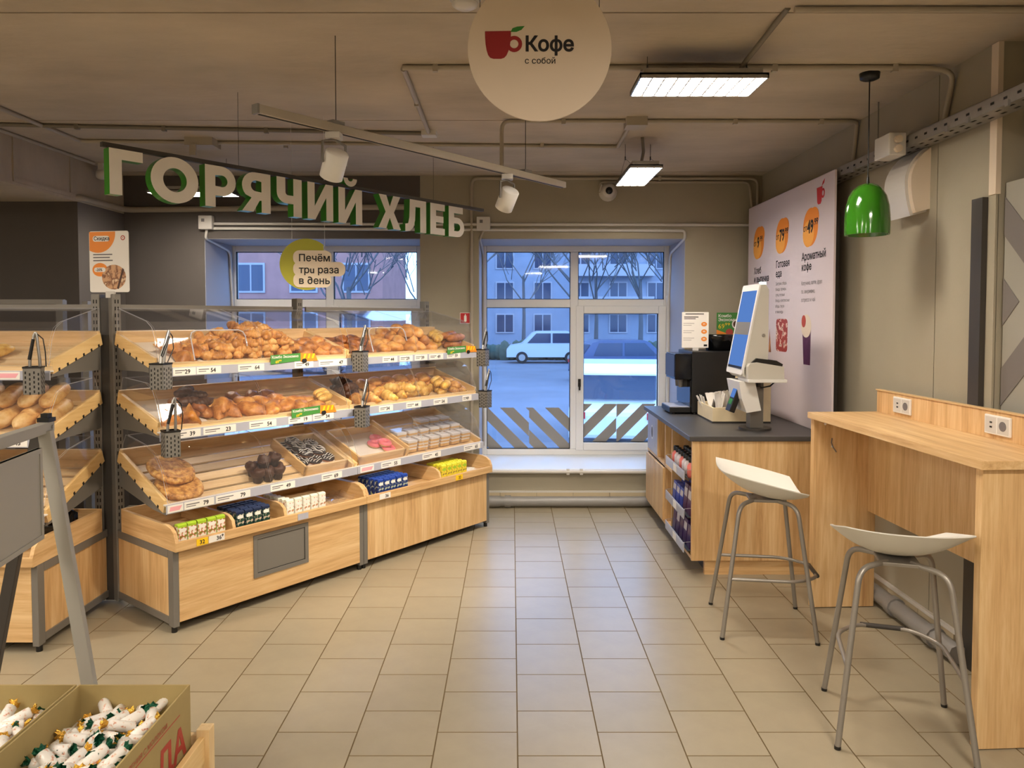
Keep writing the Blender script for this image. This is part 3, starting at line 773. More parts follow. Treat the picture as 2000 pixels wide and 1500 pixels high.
text('Кофе', 0.064, 'ink', MZ @ T((*q(1024, 108), 0.0045)), s, bold=0.03, sx=0.98)
text('с собой', 0.0265, 'ink', MZ @ T((*q(1024, 132), 0.0045)), s, bold=0.01)
for dx in (-0.19, 0.19):
    MB().tube([(dx, 0, 0.128), (dx, 0, CEIL-2.411)], 0.0012, 5).build('hanging_wire', 'steel_dark', s)

# big bread sign: letters on a rail, parallel with the shelves
SH = 0.205
sg = thing('letter_sign', 'hanging sign of big white letters with green sides above the bread shelves', 'sign', (-1.812, 3.345, 2.315), ANG)
sg.scale = (1.05, 1, 1)
BX(-0.02, -0.012, 0, 2.46, 0.012, 0.02).build('rail', 'steel_dark', sg)
MLt = frame((0, 0, 0), (1, 0, 0), (0, 0, 1))
th = 0.052
def stroke(pts, w0):
    """thick polyline outline (open) in 2D"""
    L, Rr = [], []
    P = [Vector((x, y)) for x, y in pts]
    for i, p in enumerate(P):
        if i == 0: d = (P[1]-p)
        elif i == len(P)-1: d = (p-P[i-1])
        else: d = (P[i+1]-p).normalized()+(p-P[i-1]).normalized()
        d.normalize(); nrm = Vector((-d.y, d.x))
        L.append(p+nrm*w0/2); Rr.append(p-nrm*w0/2)
    return [tuple(a) for a in L]+[tuple(a) for a in reversed(Rr)]
H = SH; S_ = 0.052   # stroke
def letter(ch):
    """list of polygons (maybe overlapping) with baseline 0, cap height H; returns (polys, ring_polys, width)"""
    b = lambda x0, y0, x1, y1: [(x0, y0), (x1, y0), (x1, y1), (x0, y1)]
    if ch == 'Г': return [[(0, 0), (S_, 0), (S_, H-S_*.9), (0.142, H-S_*.9), (0.142, H), (0, H)]], 0.142
    if ch == 'О': return ['ring', (0.108, H/2, 0.111, H/2+0.006, 0.055, H/2-0.046)], 0.216
    if ch == 'Р':
        o = [(S_, H)]; out = [(0, 0), (S_, 0), (S_, 0.058)]+[(x, y) for x, y in arc(0.085, 0.058+(H-0.058)/2, (H-0.058)/2, -PI/2, PI/2, 12)]+[(0, H)]
        inn = [(S_, 0.105)]+arc(0.085, 0.058+(H-0.058)/2, (H-0.058)/2-0.044, -PI/2, PI/2, 10)+[(S_, H-0.047)]
        return ['hole', out, inn], 0.155
    if ch == 'Я':
        p = 0.160; rr = (H-0.062)/2
        out = [(p, 0), (p, H)]+arc(0.072, 0.062+rr, rr, PI/2, PI+0.75, 10)+[(0.052, 0.072), (0, 0), (0.062, 0), (0.098, 0.062), (p-S_, 0.062), (p-S_, 0)]
        inn = [(p-S_, H-0.045)]+arc(0.078, 0.064+rr, rr-0.043, PI/2, 1.5*PI, 10)+[(p-S_, 0.105)]
        return ['hole', out, inn], p
    if ch == 'Ч':
        p = 0.152
        return [[(0, H), (0, 0.125)]+arc(0.058, 0.125, 0.058, PI, 1.5*PI, 6)+[(p-S_, 0.067), (p-S_, 0), (p, 0), (p, H), (p-S_, H), (p-S_, 0.112), (0.07, 0.112)]+arc(0.068, 0.128, 0.016, 1.5*PI, PI, 4)+[(S_, H)]], p
    if ch in 'ИЙ':
        p = 0.168; s_ = 0.046
        L = [[(0, 0), (s_+0.004, 0), (p-s_, H-0.075), (p-s_, 0), (p, 0), (p, H), (p-s_-0.004, H), (s_, 0.075), (s_, H), (0, H)]]
        if ch == 'Й': L.append(arc(p/2, H+0.060, 0.048, PI, 2*PI, 10)+arc(p/2, H+0.060, 0.018, 2*PI, PI, 8))
        return L, p
    if ch == 'Х':
        p = 0.178; a = 0.06
        return [[(0, 0), (a, 0), (p/2, H*0.33), (p-a, 0), (p, 0), (p/2+0.033, H*0.5), (p-0.004, H), (p-a-0.002, H), (p/2, H*0.67), (a+0.002, H), (0.004, H), (p/2-0.033, H*0.5)]], p
    if ch == 'Л':
        p = 0.178
        return [[(0.038, H), (p, H), (p, 0), (p-S_, 0), (p-S_, H-0.045), (0.086, H-0.045), (0.082, 0.075), (0.068, 0.028), (0.038, 0.002), (0, -0.002), (0, 0.044), (0.024, 0.05), (0.034, 0.09)]], p
    if ch == 'Е':
        p = 0.132
        return [[(0, 0), (p, 0), (p, 0.044), (S_, 0.044), (S_, 0.082), (p-0.012, 0.082), (p-0.012, 0.124), (S_, 0.124), (S_, H-0.044), (p, H-0.044), (p, H), (0, H)]], p
    if ch == 'Б':
        p = 0.150; rr = 0.066
        out = [(0, 0)]+arc(p-rr, rr, rr, -PI/2, PI/2, 10)+[(S_, 0.132), (S_, H-0.044), (p-0.014, H-0.044), (p-0.014, H), (0, H)]
        inn = [(S_, 0.040)]+arc(p-rr, rr, rr-0.040, -PI/2, PI/2, 8)+[(S_, 0.092)]
        return ['hole', out, inn], p
def ring_solid(mb, out, inn, z0, z1, M):
    """annular solid between two loops, bridged by angle"""
    c = Vector((sum(x for x, y in inn)/len(inn), sum(y for x, y in inn)/len(inn)))
    def samp(poly, n=48):
        res = []
        for k in range(n):
            a = 2*PI*k/n; d = Vector((math.cos(a), math.sin(a))); best = None
            for i in range(len(poly)):
                p, r = Vector(poly[i-1]), Vector(poly[i]); e = r-p
                den = d.x*e.y-d.y*e.x
                if abs(den) < 1e-9: continue
                w_ = p-c; t = (w_.x*e.y-w_.y*e.x)/den; u = (w_.x*d.y-w_.y*d.x)/den
                if t > 0 and -1e-6 <= u <= 1+1e-6 and (best is None or t > best): best = t
            res.append(c+d*(best or 0))
        return res
    return samp(out), samp(inn)
x = 0.0
for ch in 'ГОРЯЧИЙ ХЛЕБ':
    if ch == ' ': x += 0.085; continue
    spec, wd = letter(ch)
    mb = MB(); M0 = MLt @ T((x, -H-0.004, 0))
    if spec[0] == 'ring':
        cx, cy, rx, ry, ix, iy = spec[1]; n = 40
        O = disc_poly(cx, cy, rx, ry, n); I = disc_poly(cx, cy, ix, iy, n)
        vs = [M0 @ Vector((a, b, z)) for z in (-th/2, th/2) for (a, b) in O+I]
        mb.add(vs, [(2*n+i, 2*n+(i+1) % n, 3*n+(i+1) % n, 3*n+i) for i in range(n)]+[(i, n+i, n+(i+1) % n, (i+1) % n) for i in range(n)], 0)
        mb.add(vs, [(i, (i+1) % n, 2*n+(i+1) % n, 2*n+i) for i in range(n)]+[(n+i, 3*n+i, 3*n+(i+1) % n, n+(i+1) % n) for i in range(n)], 1)
    elif spec[0] == 'hole':
        # split along the hole: build with tessellation of outline plus hole
        from mathutils.geometry import tessellate_polygon
        out, inn = spec[1], spec[2]
        allp = out+inn
        tris = tessellate_polygon([[Vector((a, b, 0)) for a, b in out], [Vector((a, b, 0)) for a, b in inn]])
        n = len(allp)
        vs = [M0 @ Vector((a, b, z)) for z in (-th/2, th/2) for (a, b) in allp]
        mb.add(vs, [(n+t[0], n+t[1], n+t[2]) for t in tris]+[(t[0], t[1], t[2]) for t in tris], 0)
        for base, poly in ((0, out), (len(out), inn)):
            k = len(poly); mb.add(vs, [(base+i, base+(i+1) % k, n+base+(i+1) % k, n+base+i) for i in range(k)], 1)
    else:
        for poly in spec: mb.prism(poly, -th/2, th/2, M0, 0, 1)
    mb.build('letter', ['letter_white', 'letter_green'], sg)
    x += wd+0.036
print('sign length', x)
for u in (0.62, 1.98):
    MB().tube([(u, 0, 0.02), (u, 0, CEIL-2.315)], 0.0012, 5).build('hanging_wire', 'steel_dark', sg)

# olive speech sign
hs = thing('hanging_sign', 'olive disc sign with a cream text plate hanging over the top bread shelf', 'sign', (-1.165, 4.30, 1.87), 0.12)
k = 4.3/1450
def q2(px, py): return ((px-607)*k, -(py-515)*k)
dp = [q2(600+51*math.cos(a), 518-50*math.sin(a)) for a in [PI*0.28+i*(PI*1.32)/26 for i in range(27)]]+[q2(632, 518)]
m = MB(); m.prism(dp, -0.004, 0.0, MZ); m.build('disc', 'olive', hs)
for (x0, y0, x1, y1) in ((575, 491, 648, 519), (575, 513, 674, 541), (575, 535, 647, 563)):
    a = q2(x0, y1); b = q2(x1, y0); m = MB(); m.prism(rrect(a[0], a[1], b[0], b[1], 0.035), 0.0005, 0.006+0.0004*(y0 % 3), MZ); m.build('text_plate', 'cream', hs)
text('Печём', 0.056, 'ink', MZ @ T((*q2(585, 512), 0.0075)), hs, bold=0.02)
text('трu раза', 0.056, 'ink', MZ @ T((*q2(586, 535), 0.0075)), hs, bold=0.02)
text('в ∂ень', 0.056, 'ink', MZ @ T((*q2(585, 556), 0.0075)), hs, bold=0.02)
for px in (573, 635):
    x_ = q2(px, 0)[0]; MB().tube([(x_, -0.001, q2(0, 470 if px == 573 else 497)[1]), (x_, -0.001, CEIL-1.87)], 0.0012, 5).build('hanging_wire', 'pvc', hs)

# green pendant lamp
pt = thing('pendant_lamp', 'glossy green dome pendant lamp on a black cord by the right wall', 'lamp', (1.694, 3.56, 1.948))
prof = [(0.100, 0.0), (0.1005, 0.03), (0.100, 0.09), (0.096, 0.135), (0.085, 0.18), (0.066, 0.215), (0.045, 0.233), (0.022, 0.242), (0.0, 0.243)]
inn = [(0.0, 0.236), (0.04, 0.228), (0.062, 0.21), (0.081, 0.176), (0.092, 0.132), (0.096, 0.09), (0.0965, 0.0), (0.100, 0.0)]
m = MB(); m.lathe(prof, 40); m.lathe(inn, 40); m.build('lamp_shade', 'lamp_green', pt)
MB().tube([(0, 0, 0.243), (0, 0, CEIL-1.948-0.03)], 0.0032, 6).build('cord', 'black', pt)
MB().cyl((0, 0, 0.24), (0, 0, 0.275), 0.008, 0.005).build('cord_grip', 'black', pt)
m = MB(); m.lathe([(0, -0.032), (0.03, -0.032), (0.043, -0.026), (0.046, 0.0), (0, 0)], 20, 0, T((0, 0, CEIL-1.948))); m.build('ceiling_rose', 'black', pt)
m = MB(); m.sphere((0, 0, 0.09), 0.028, 12, 8); m.cyl((0, 0, 0.11), (0, 0, 0.236), 0.016); m.build('bulb', 'white', pt)

# cable tray along the right wall with junction box
ct = thing('cable_tray', 'perforated steel cable tray running along the top of the right wall', 'tray', (1.978, 2.0, 2.385))
m = MB(); L = 4.0
m.box(-0.05, 0, 0, 0.05, L, 0.003); m.box(-0.052, 0, 0, -0.05, L, 0.055); m.box(0.05, 0, 0, 0.052, L, 0.055); m.box(-0.052, 0, 0.053, -0.042, L, 0.055)
m.build('channel', 'galvanised', ct)
m = MB()
for i in range(50):
    y = 0.04+0.08*i
    m.box(-0.0526, y, 0.022, -0.0519, y+0.022, 0.032); m.box(-0.03, y, -0.0006, -0.018, y+0.03, 0.0002); m.box(0.012, y+0.03, -0.0006, 0.024, y+0.06, 0.0002)
m.build('slot_holes', 'slot_dark', ct)['kind'] = 'stuff'
MB().tube([(-0.01, 2.03, 0.0), (-0.01, 2.03, CEIL-2.385)], 0.004, 6).build('hanger_rod', 'steel_grey', ct)
MB().tube([(-0.01, 0.3, 0.0), (-0.01, 0.3, CEIL-2.385)], 0.004, 6).build('hanger_rod', 'steel_grey', ct)
for y in (0.9, 1.15, 1.3, 1.72, 2.2): MB().box(-0.062, y, -0.012, -0.052, y+0.02, 0.012).build('bolt', 'galvanised', ct)
for i in range(3): MB().tube([(-0.03+0.025*i, 0.02, 0.012), (-0.025+0.022*i, 2, 0.011), (-0.03+0.025*i, 3.95, 0.012)], 0.008, 6).build('cable', 'pvc', ct)
jb = thing('junction_box', 'cream junction box fixed to the cable tray above the curved white cover', 'box', (1.885, 3.72, 2.40))
BX(-0.05, -0.075, -0.055, 0.035, 0.075, 0.055).build('housing', 'pvc', jb, 0.006)
MB().cyl((-0.01, -0.075, 0.02), (-0.01, -0.095, 0.02), 0.018, n=12).build('cable_gland', 'cream', jb); MB().cyl((-0.01, -0.075, -0.025), (-0.01, -0.095, -0.025), 0.018, n=12).build('cable_gland', 'cream', jb)
# curved white cover on the right wall
cv = thing('curved_wall_cover', 'curved white plastic cover bulging from the right wall under the tray', 'wall cover', (2.04, 3.80, 2.225))
MX = Matrix(((-1,0,0,0), (0,0,1,0), (0,1,0,0), (0,0,0,1)))   # poly (-x, z) extruded along y
a = [(0.0, 0.17)]+[(0.11*math.sin(PI*t)**0.75 if t < .5 else 0.11-0.03*((t-.5)*2)**2, 0.17-0.34*t) for t in [i/12 for i in range(1, 13)]]+[(0.0, -0.15)]
m = MB(); m.prism(a, -0.125, 0.075, MX); m.build('shell', 'pvc', cv)
m = MB(); m.prism([(x*0.86, y*0.93) for x, y in a], -0.155, -0.125, MX); m.build('inner_step', 'cream', cv)

# ================================================================== BAKERY STANDS
FRONT = Vector((-1.659, 3.59, 0))
TIERS = [dict(vf=.150, zf=1.352, vb=.567, zb=1.473, rail=(1.257, 1.302)),
         dict(vf=.130, zf=1.034, vb=.555, zb=1.159, rail=(0.940, 0.986)),
         dict(vf=.080, zf=0.651, vb=.558, zb=0.844, rail=(0.584, 0.629))]
HOODS = [[(.575, 1.605), (.25, 1.535), (.195, 1.505), (.165, 1.45), (.135, 1.325)],
         [(.52, 1.238), (.27, 1.222), (.20, 1.19), (.155, 1.12), (.115, 1.010)],
         [(.50, .935), (.28, .900), (.19, .865), (.12, .79), (.058, .635)]]
for t in TIERS:
    t['L'] = math.hypot(t['vb']-t['vf'], t['zb']-t['zf']); t['a'] = math.atan2(t['zb']-t['zf'], t['vb']-t['vf'])
def tier_M(t): return T((0, t['vf'], t['zf'])) @ R(t['a'], 'X')     # local: x=u, y=along slope to the back, z=normal
MVZ = Matrix(((0,0,1,0), (1,0,0,0), (0,1,0,0), (0,0,0,1)))       # poly (v,z) extruded along u
slot_me = None
def post(parent, u0, z1=1.68):
    BX(u0, .595, 0.02, u0+.045, .655, z1).build('upright_post', 'steel_grey', parent, 0.003)
    m = MB()
    for i in range(int((z1-0.45)/0.037)):
        z = z1-0.05-0.037*i
        for dx in (0.012, 0.027): m.box(u0+dx, .5942, z, u0+dx+0.006, .5952, z+0.020)
    o = m.build('slot_holes', 'slot_dark', parent); o['kind'] = 'stuff'
def price_tag(parent, u0, u1, t, txt, m='white_paper'):
    z0, z1 = t['rail']; v = t['vf']-0.0265
    tg = BX(u0, v-0.0015, z0+0.004, u1, v, z1-0.003).build('price_tag', m, parent)
    if txt:
        text(txt, 0.030, 'ink', frame((u1-0.06 if u1-u0 > .1 else u0+0.01, v-0.002, z0+0.012), (1, 0, 0), (0, 0, 1)), tg, 'price_lettering', 0.025)
        m2 = MB(); m2.box(u0+0.01, v-0.0018, z0+0.026, u0+(u1-u0)*0.5, v-0.0015, z0+0.031); m2.box(u0+0.01, v-0.0018, z0+0.016, u0+(u1-u0)*0.38, v-0.0015, z0+0.020)
        m2.build('small_print', 'ink_soft', tg)
    else:
        m2 = MB(); m2.prism([(u0+0.008, z0+.012), (u1-0.02, z0+.012), (u1-.006, z1-.012), (u0+.014, z1-.012)], v-.0022, v-.0014, Matrix(((1,0,0,0), (0,0,1,0), (0,1,0,0), (0,0,0,1)))); m2.build('pink_print', 'pink_tag', tg)
def stand(label, loc, rz, left_post, right_post, left_cheek, right_cheek, hatch, grain, tags, dividers, promo):
    s = thing('bakery_stand', label, 'shelf unit', loc, rz)
    # --- base
    BX(.03, 0.0, .05, 1.17, .018, .405).build('front_panel', grain, s, 0.002)
    for u in (0.0, 1.17):
        BX(u, 0.0, .03, u+.03, .05, .41).build('base_leg', 'steel_grey', s, 0.002)
        MB().cyl((u+.015, .025, 0), (u+.015, .025, .03), .014, n=10).build('foot', 'black', s)
        BX(u, .05, .37, u+.03, .595, .41).build('base_rail', 'steel_grey', s)
        BX(u, .05, .04, u+.03, .595, .075).build('base_rail', 'steel_grey', s)
        BX(u+.006, .05, .075, u+.022, .595, .37).build('end_panel', 'oak_z', s)
    BX(.03, .05, .40, 1.17, .565, .409).build('base_deck', 'steel_dark', s)
    BX(.03, .54, .05, 1.17, .56, .40).build('back_panel', 'steel_dark', s)
    if hatch:
        f = MB(); a, b, c, d = .44, .79, .155, .385
        f.box(a, -.006, c, b, .001, c+.022); f.box(a, -.006, d-.022, b, .001, d); f.box(a, -.006, c+.022, a+.022, .001, d-.022); f.box(b-.022, -.006, c+.022, b, .001, d-.022)
        h = f.build('hatch', 'steel_grey', s)
        BX(a+.026, -.001, c+.026, b-.026, .002, d-.026).build('hatch_panel', 'steel_grey', h)
        BX(a+.022, -.0005, c+.022, b-.022, .0008, d-.022).build('hatch_gap', 'slot_dark', h)
    # --- tray on the base
    BX(0, -.03, .411, 1.2, .545, .428).build('tray_bottom', 'oak_x', s)
    BX(0, -.032, .411, 1.2, -.012, .458).build('tray_lip', 'oak_x', s, 0.003)
    BX(0, .53, .428, 1.2, .545, .535).build('tray_back', 'oak_x', s)
    side = [(-.030, .412), (-.030, .458), (-.012, .50), (.02, .522), (.06, .530), (.53, .530), (.53, .412)]
    for u in [-.001, 1.183]+list(dividers):
        p = side if u in (-.001, 1.183) else [(-.011, .43), (-.011, .46), (.0, .495), (.03, .515), (.07, .522), (.52, .522), (.52, .43)]
        MB().prism(p, u, u+.018, MVZ).build('tray_side' if u in (-.001, 1.183) else 'tray_divider', 'oak_y', s)
    # --- posts
    if left_post: post(s, -.003)
    if right_post: post(s, 1.158 if hatch else 1.135)
    BX(0.04, .615, 1.59, 1.14, .63, 1.625).build('top_bar', 'steel_grey', s)
    # --- tiers
    for k, t in enumerate(TIERS):
        M = tier_M(t); L = t['L']
        ns = 6; wsl = L/ns
        for i in range(ns):
            MB().box(.018, i*wsl+.008, -.058, 1.182, (i+1)*wsl-.010, -.048, 0, M).build('shelf_slat', 'pine_x', s)
        MB().box(.002, -.012, -.066, 1.198, .004, -.026, 0, M).build('front_lip', 'pine_x', s)
        MB().box(.002, L-.014, -.066, 1.198, L-.001, .012, 0, M).build('back_board', 'pine_x', s)
        for u in (0.0, 1.181):
            sb = MB(); sb.box(u, -.004, -.066, u+.019, L, 0, 0, M); so = sb.build('side_board', 'pine_y', s, 0.0015)
            n = MB()
            for i in range(6):
                y = (i+.5)*L/6; n.box(u-.0008, y-.009, -.0665, u+.0198, y+.006, -.052, 0, M)
            n.build('notches', 'slot_dark', so)
        z0, z1 = t['rail']; v = t['vf']-.024
        BX(0, v-.002, z0, 1.2, v+.004, z1).build('price_rail', 'rail_grey', s)
        BX(0, v+.004, z1-.006, 1.2, v+.03, z1).build('price_rail_lip', 'white', s)
        # brackets
        for u in (.022, 1.174):
            p = [(.595, t['zb']-.20), (.595, t['zb']-.055), (t['vf']+.03, t['zf']-.062), (t['vf']+.02, t['zf']-.085), (t['vf']+.16, t['zf']-.075)]
            MB().prism(p, u, u+.004, MVZ).build('bracket', 'steel_grey', s)
        # hood flaps
        pl_ = HOODS[k]
        for j, (ua, ub) in enumerate(((.022, .596), (.604, 1.178))):
            th_ = .0035; n = len(pl_)
            inn = [(a-.0, b-th_) if i < 2 else (a+th_, b-.001) for i, (a, b) in enumerate(pl_)]
            vs = [(u, a, b) for u in (ua, ub) for (a, b) in pl_+inn]
            fs, mi = [], []
            N2 = 2*n
            m = MB()
            m.add(vs, [(i, i+1, N2+i+1, N2+i) for i in range(n-1)]+[(n+i+1, n+i, N2+n+i, N2+n+i+1) for i in range(n-1)], 0)
            m.add(vs, [(i+1, i, n+i, n+i+1) for i in range(n-1)]+[(N2+i, N2+i+1, N2+n+i+1, N2+n+i) for i in range(n-1)]+[(0, N2, N2+n, n), (n-1, 2*n-1, N2+2*n-1, N2+n-1)], 1)
            fl = m.build('hood_flap', ['acrylic', 'acrylic_edge'], s)
            if k == 0 and j == 0:
                # pale rim of the rounded hand opening
                a0, b0 = pl_[2]; a1, b1 = pl_[4]
                def onf(u, w_): return (u, a0+(a1-a0)*w_-.004, b0+(b1-b0)*w_)
                pts = [onf(ua+.18, .95), onf(ua+.18, .28), onf(ua+.19, .16), onf(ua+.215, .1), onf(ua+.46, .1), onf(ua+.485, .16), onf(ua+.495, .28), onf(ua+.495, .6)]
                MB().tube(pts, .004, 6).build('opening_rim', 'acrylic_edge', fl)
        for on, u in ((left_cheek, .010), (right_cheek, 1.188)):
            if on:
                p = pl_+[(t['vf'], t['zf']), (t['vb'], t['zb'])]
                m = MB(); m.prism(p, u, u+.003, MVZ, 0, 1); m.build('hood_cheek', ['acrylic', 'acrylic_edge'], s)
        for (u0, u1, tx) in tags[k]:
            if tx: price_tag(s, u0, u1, t, tx)
            else: price_tag(s, u0, u1, t, None)
    for (k, u0) in promo:
        t = TIERS[k]; v = t['vf']-.030; z = t['rail'][1]
        pm = MB(); pm.prism([(u0, z-.012), (u0, z+.040), (u0+.20, z+.046), (u0+.20, z+.002)], v-.001, v, Matrix(((1,0,0,0), (0,0,1,0), (0,1,0,0), (0,0,0,1)))); po = pm.build('promo_tag', 'promo_green', s)
        text('Комбо Экономно', .021, 'white_paper', frame((u0+.006, v-.0015, z+.021), (1, 0, 0.02), (0, 0, 1)), po, 'promo_lettering', .015, sx=1.0)
        text('69⁹⁹', .022, 'yellow_tag', frame((u0+.03, v-.0015, z-.006), (1, 0, 0), (0, 0, 1)), po, 'promo_lettering', .02)
        pm = MB(); pm.prism([(u0+.20, z-.004), (u0+.20, z+.046), (u0+.30, z+.04), (u0+.32, z-.004)], v-.001, v, Matrix(((1,0,0,0), (0,0,1,0), (0,1,0,0), (0,0,0,1)))); pm.build('promo_picture', 'orange', po)
        for i in range(3):
            pm = MB(); pm.prism([(u0+.215+.03*i, z+.012), (u0+.225+.03*i, z+.04), (u0+.238+.03*i, z+.04), (u0+.228+.03*i, z+.012)], v-.0022, v-.001, Matrix(((1,0,0,0), (0,0,1,0), (0,1,0,0), (0,0,0,1)))); pm.build('promo_stripe', 'yellow_tag', po)
        pm = MB(); pm.prism(disc_poly(u0+.225, z, .018, .014, 14), v-.0022, v-.001, Matrix(((1,0,0,0), (0,0,1,0), (0,1,0,0), (0,0,0,1)))); pm.build('promo_cup', 'ink', po)
    return s
tagsA = [[(.08, .20, '29'), (.205, .34, '54'), (.44, .60, '64'), (.80, .93, '49'), (.97, 1.18, '47')],
         [(.06, .21, '39'), (.225, .41, '23'), (.49, .66, '54'), (.74, .90, '19'), (.91, 1.06, '34')],
         [(.005, .085, None), (.09, .25, '79'), (.26, .46, '79'), (.585, .745, '49'), (.93, 1.08, '69')]]
tagsB = [[(.03, .13, None), (.27, .40, '44'), (.42, .54, '29'), (.56, .68, '39'), (.70, .84, '49'), (.88, 1.02, '59')],
         [(.22, .34, '34'), (.46, .60, '44'), (.72, .86, '54'), (1.02, 1.12, '49')],
         [(.02, .13, None), (.19, .36, '55'), (.56, .74, '45'), (.98, 1.16, '65')]]
tagsL = [[(.94, 1.06, None), (.70, .90, '79')], [(.70, .9, '39'), (.95, 1.1, '45')], [(.7, .9, '59')]]
SA = stand('slanted bakery shelf stand with a grey hatch in its front panel, under the letter sign', FRONT, ANG, True, True, True, False, True, 'oak_x', tagsA, (.315, .628), [(0, .64), (1, .76)])
SBs = stand('slanted bakery shelf stand with upright wood grain, next to the tall window', FRONT+U*1.203, ANG, False, True, False, True, False, 'oak_z', tagsB, (.66,), [(0, .88)])
SL = stand('slanted bakery shelf stand of loaves, half out of the picture behind the easel', (-3.39, 3.385, 0), 0, True, True, False, True, False, 'oak_x', tagsL, (), [])
MA, MBB, ML = [Matrix.Translation(l) @ R(a, 'Z') for l, a in ((FRONT, ANG), (FRONT+U*1.203, ANG), (Vector((-3.39, 3.385, 0)), 0))]
# dark strip added as the shade in the gap between the corner posts
m = MB(); m.prism([(-2.208, 3.985), (-2.163, 3.985), (-2.145, 4.02), (-2.205, 4.04)], .02, 1.66); o = m.build('gap_shade_strip', 'steel_dark')
tag(o, 'dark strip added for the shaded gap between the posts of the two corner bakery stands', 'post')
# extra tag strip and wooden separators of tier 3
for (Mx, par, u0, u1) in ((MA, SA, .86, 1.17), (MBB, SBs, .06, .46)):
    t = TIERS[2]; M = tier_M(t)
    for (a, b, c, d) in ((u0, .03, u0+.014, .40), (u1-.014, .03, u1, .40), (u0, .03, u1, .046), (u0, .385, u1, .40)):
        MB().box(a, b, -.046, c, d, .012, 0, M).build('insert_tray_board', 'pine_y' if c-a < .02 else 'pine_x', par)
    MB().box(u0+.014, .046, -.046, u1-.014, .385, -.043, 0, M).build('insert_paper', 'paper_liner', par)
t = TIERS[2]
MB().box(.465, .02, -.046, .48, .42, .03, 0, tier_M(t)).build('divider_board', 'pine_y', SBs)
for k, (u0, u1, y0, y1) in ((0, (.03, .34, .04, .40)), (1, (.03, .30, .05, .40))):
    MB().box(u0, y0, -.047, u1, y1, -.0455, 0, tier_M(TIERS[k])).build('paper_liner', 'paper_liner', SA)
# tray price tags
def lip_tag(par, u0, u1, tx, m):
    tg = BX(u0, -.0345, .418, u1, -.0325, .452).build('price_tag', m, par)
    if tx: text(tx, .028, 'ink', frame((u1-.045, -.035, .425), (1, 0, 0), (0, 0, 1)), tg, 'price_lettering', .025)
lip_tag(SA, .105, .165, '32', 'yellow_tag'); lip_tag(SA, .17, .255, '36⁹', 'white_paper'); lip_tag(SA, .70, .77, '', 'rail_grey')
lip_tag(SBs, .10, .19, '36', 'white_paper'); lip_tag(SBs, .80, .87, '32', 'yellow_tag')

# ------------------------------------------------------------------ baked goods
def deform(me, amp, sc, seed):
    for v in me.vertices:
        n = noise.noise(Vector(v.co)*sc+Vector((seed*7.1, seed*3.3, 0)))
        v.co = v.co*(1+amp*n)
    me.update(); return me
def proto_croissant(name, m, seed, L=.078, r=.024, lobes=5, curve=.35):
    mb = MB(); n = 22; pts, rr = [], []
    for i in range(n+1):
        x = -1+2*i/n
        pts.append((x*L/2, -curve*(x*x)*L*.55, r*.82)); 
        rr.append(max(.003, r*(1-abs(x)**2.1*.82)*(1+.10*math.cos(x*lobes*PI))))
    mb.tube(pts, rr, 10); return deform(mb.mesh(name, m), .12, 40, seed)
def proto_bun(name, m, seed, rx, ry, rz, amp=.14, sc=22, nu=14, nv=9):
    mb = MB(); mb.sphere((0, 0, 0), (rx, ry, rz), nu, nv)
    me = deform(mb.mesh(name, m), amp, sc, seed)
    zmin = -rz*.55
    for v in me.vertices:
        if v.co.z < zmin: v.co.z = zmin+(v.co.z-zmin)*.15
        v.co.z -= zmin
    return me
def proto_turnover(name, m, seed, s=.115, h=.045):
    mb = MB(); c = [(0, s*.62), (-s*.58, -s*.38), (s*.58, -s*.38)]
    n = 8; vs = []; idx = {}
    for i in range(n+1):
        for j in range(n+1-i):
            a, b = i/n, j/n; g = 1-a-b
            x = c[0][0]*a+c[1][0]*b+c[2][0]*g; y = c[0][1]*a+c[1][1]*b+c[2][1]*g
            k = 27*a*b*g; ed = min(a, b, g)
            idx[(i, j)] = len(vs); vs.append((x, y, .008+h*min(1, (ed*6))**.6*(.55+.45*k)))
    fs = []
    for i in range(n):
        for j in range(n-i):
            fs.append((idx[(i, j)], idx[(i+1, j)], idx[(i, j+1)]))
            if j < n-i-1: fs.append((idx[(i+1, j)], idx[(i+1, j+1)], idx[(i, j+1)]))
    mb.add(vs, fs, 0, True); mb.add([(x*.96, y*.96, 0) for x, y in c], [(0, 2, 1)], 0)
    mb.add([(c[0][0], c[0][1], .008), (c[1][0], c[1][1], .008), (c[2][0], c[2][1], .008)]+[(x*.96, y*.96, 0) for x, y in c], [(0, 1, 4, 3), (1, 2, 5, 4), (2, 0, 3, 5)], 0)
    return deform(mb.mesh(name, m), .08, 30, seed)
def proto_loaf(name, m, seed, L, r, flat=.8, ridges=0):
    mb = MB(); n = 24; pts, rr = [], []
    for i in range(n+1):
        x = -1+2*i/n; pts.append((x*L/2, 0, r*flat)); rr.append(max(.004, r*(1-abs(x)**3.2)**.5*(1+(.07*math.cos(x*ridges*PI) if ridges else 0))))
    mb.tube(pts, rr, 14); me = deform(mb.mesh(name, m), .05, 18, seed)
    for v in me.vertices:
        v.co.z = max(v.co.z*flat, 0)
    return me
def proto_disc(name, m, seed, r, h):
    mb = MB(); mb.lathe([(0, .0), (r*.9, 0), (r, h*.4), (r*.97, h*.8), (r*.86, h), (r*.7, h*.82), (r*.35, h*.86), (0, h*.84)], 28)
    return deform(mb.mesh(name, m), .05, 16, seed)
LOC = {'A': MA, 'B': MBB, 'L': ML}
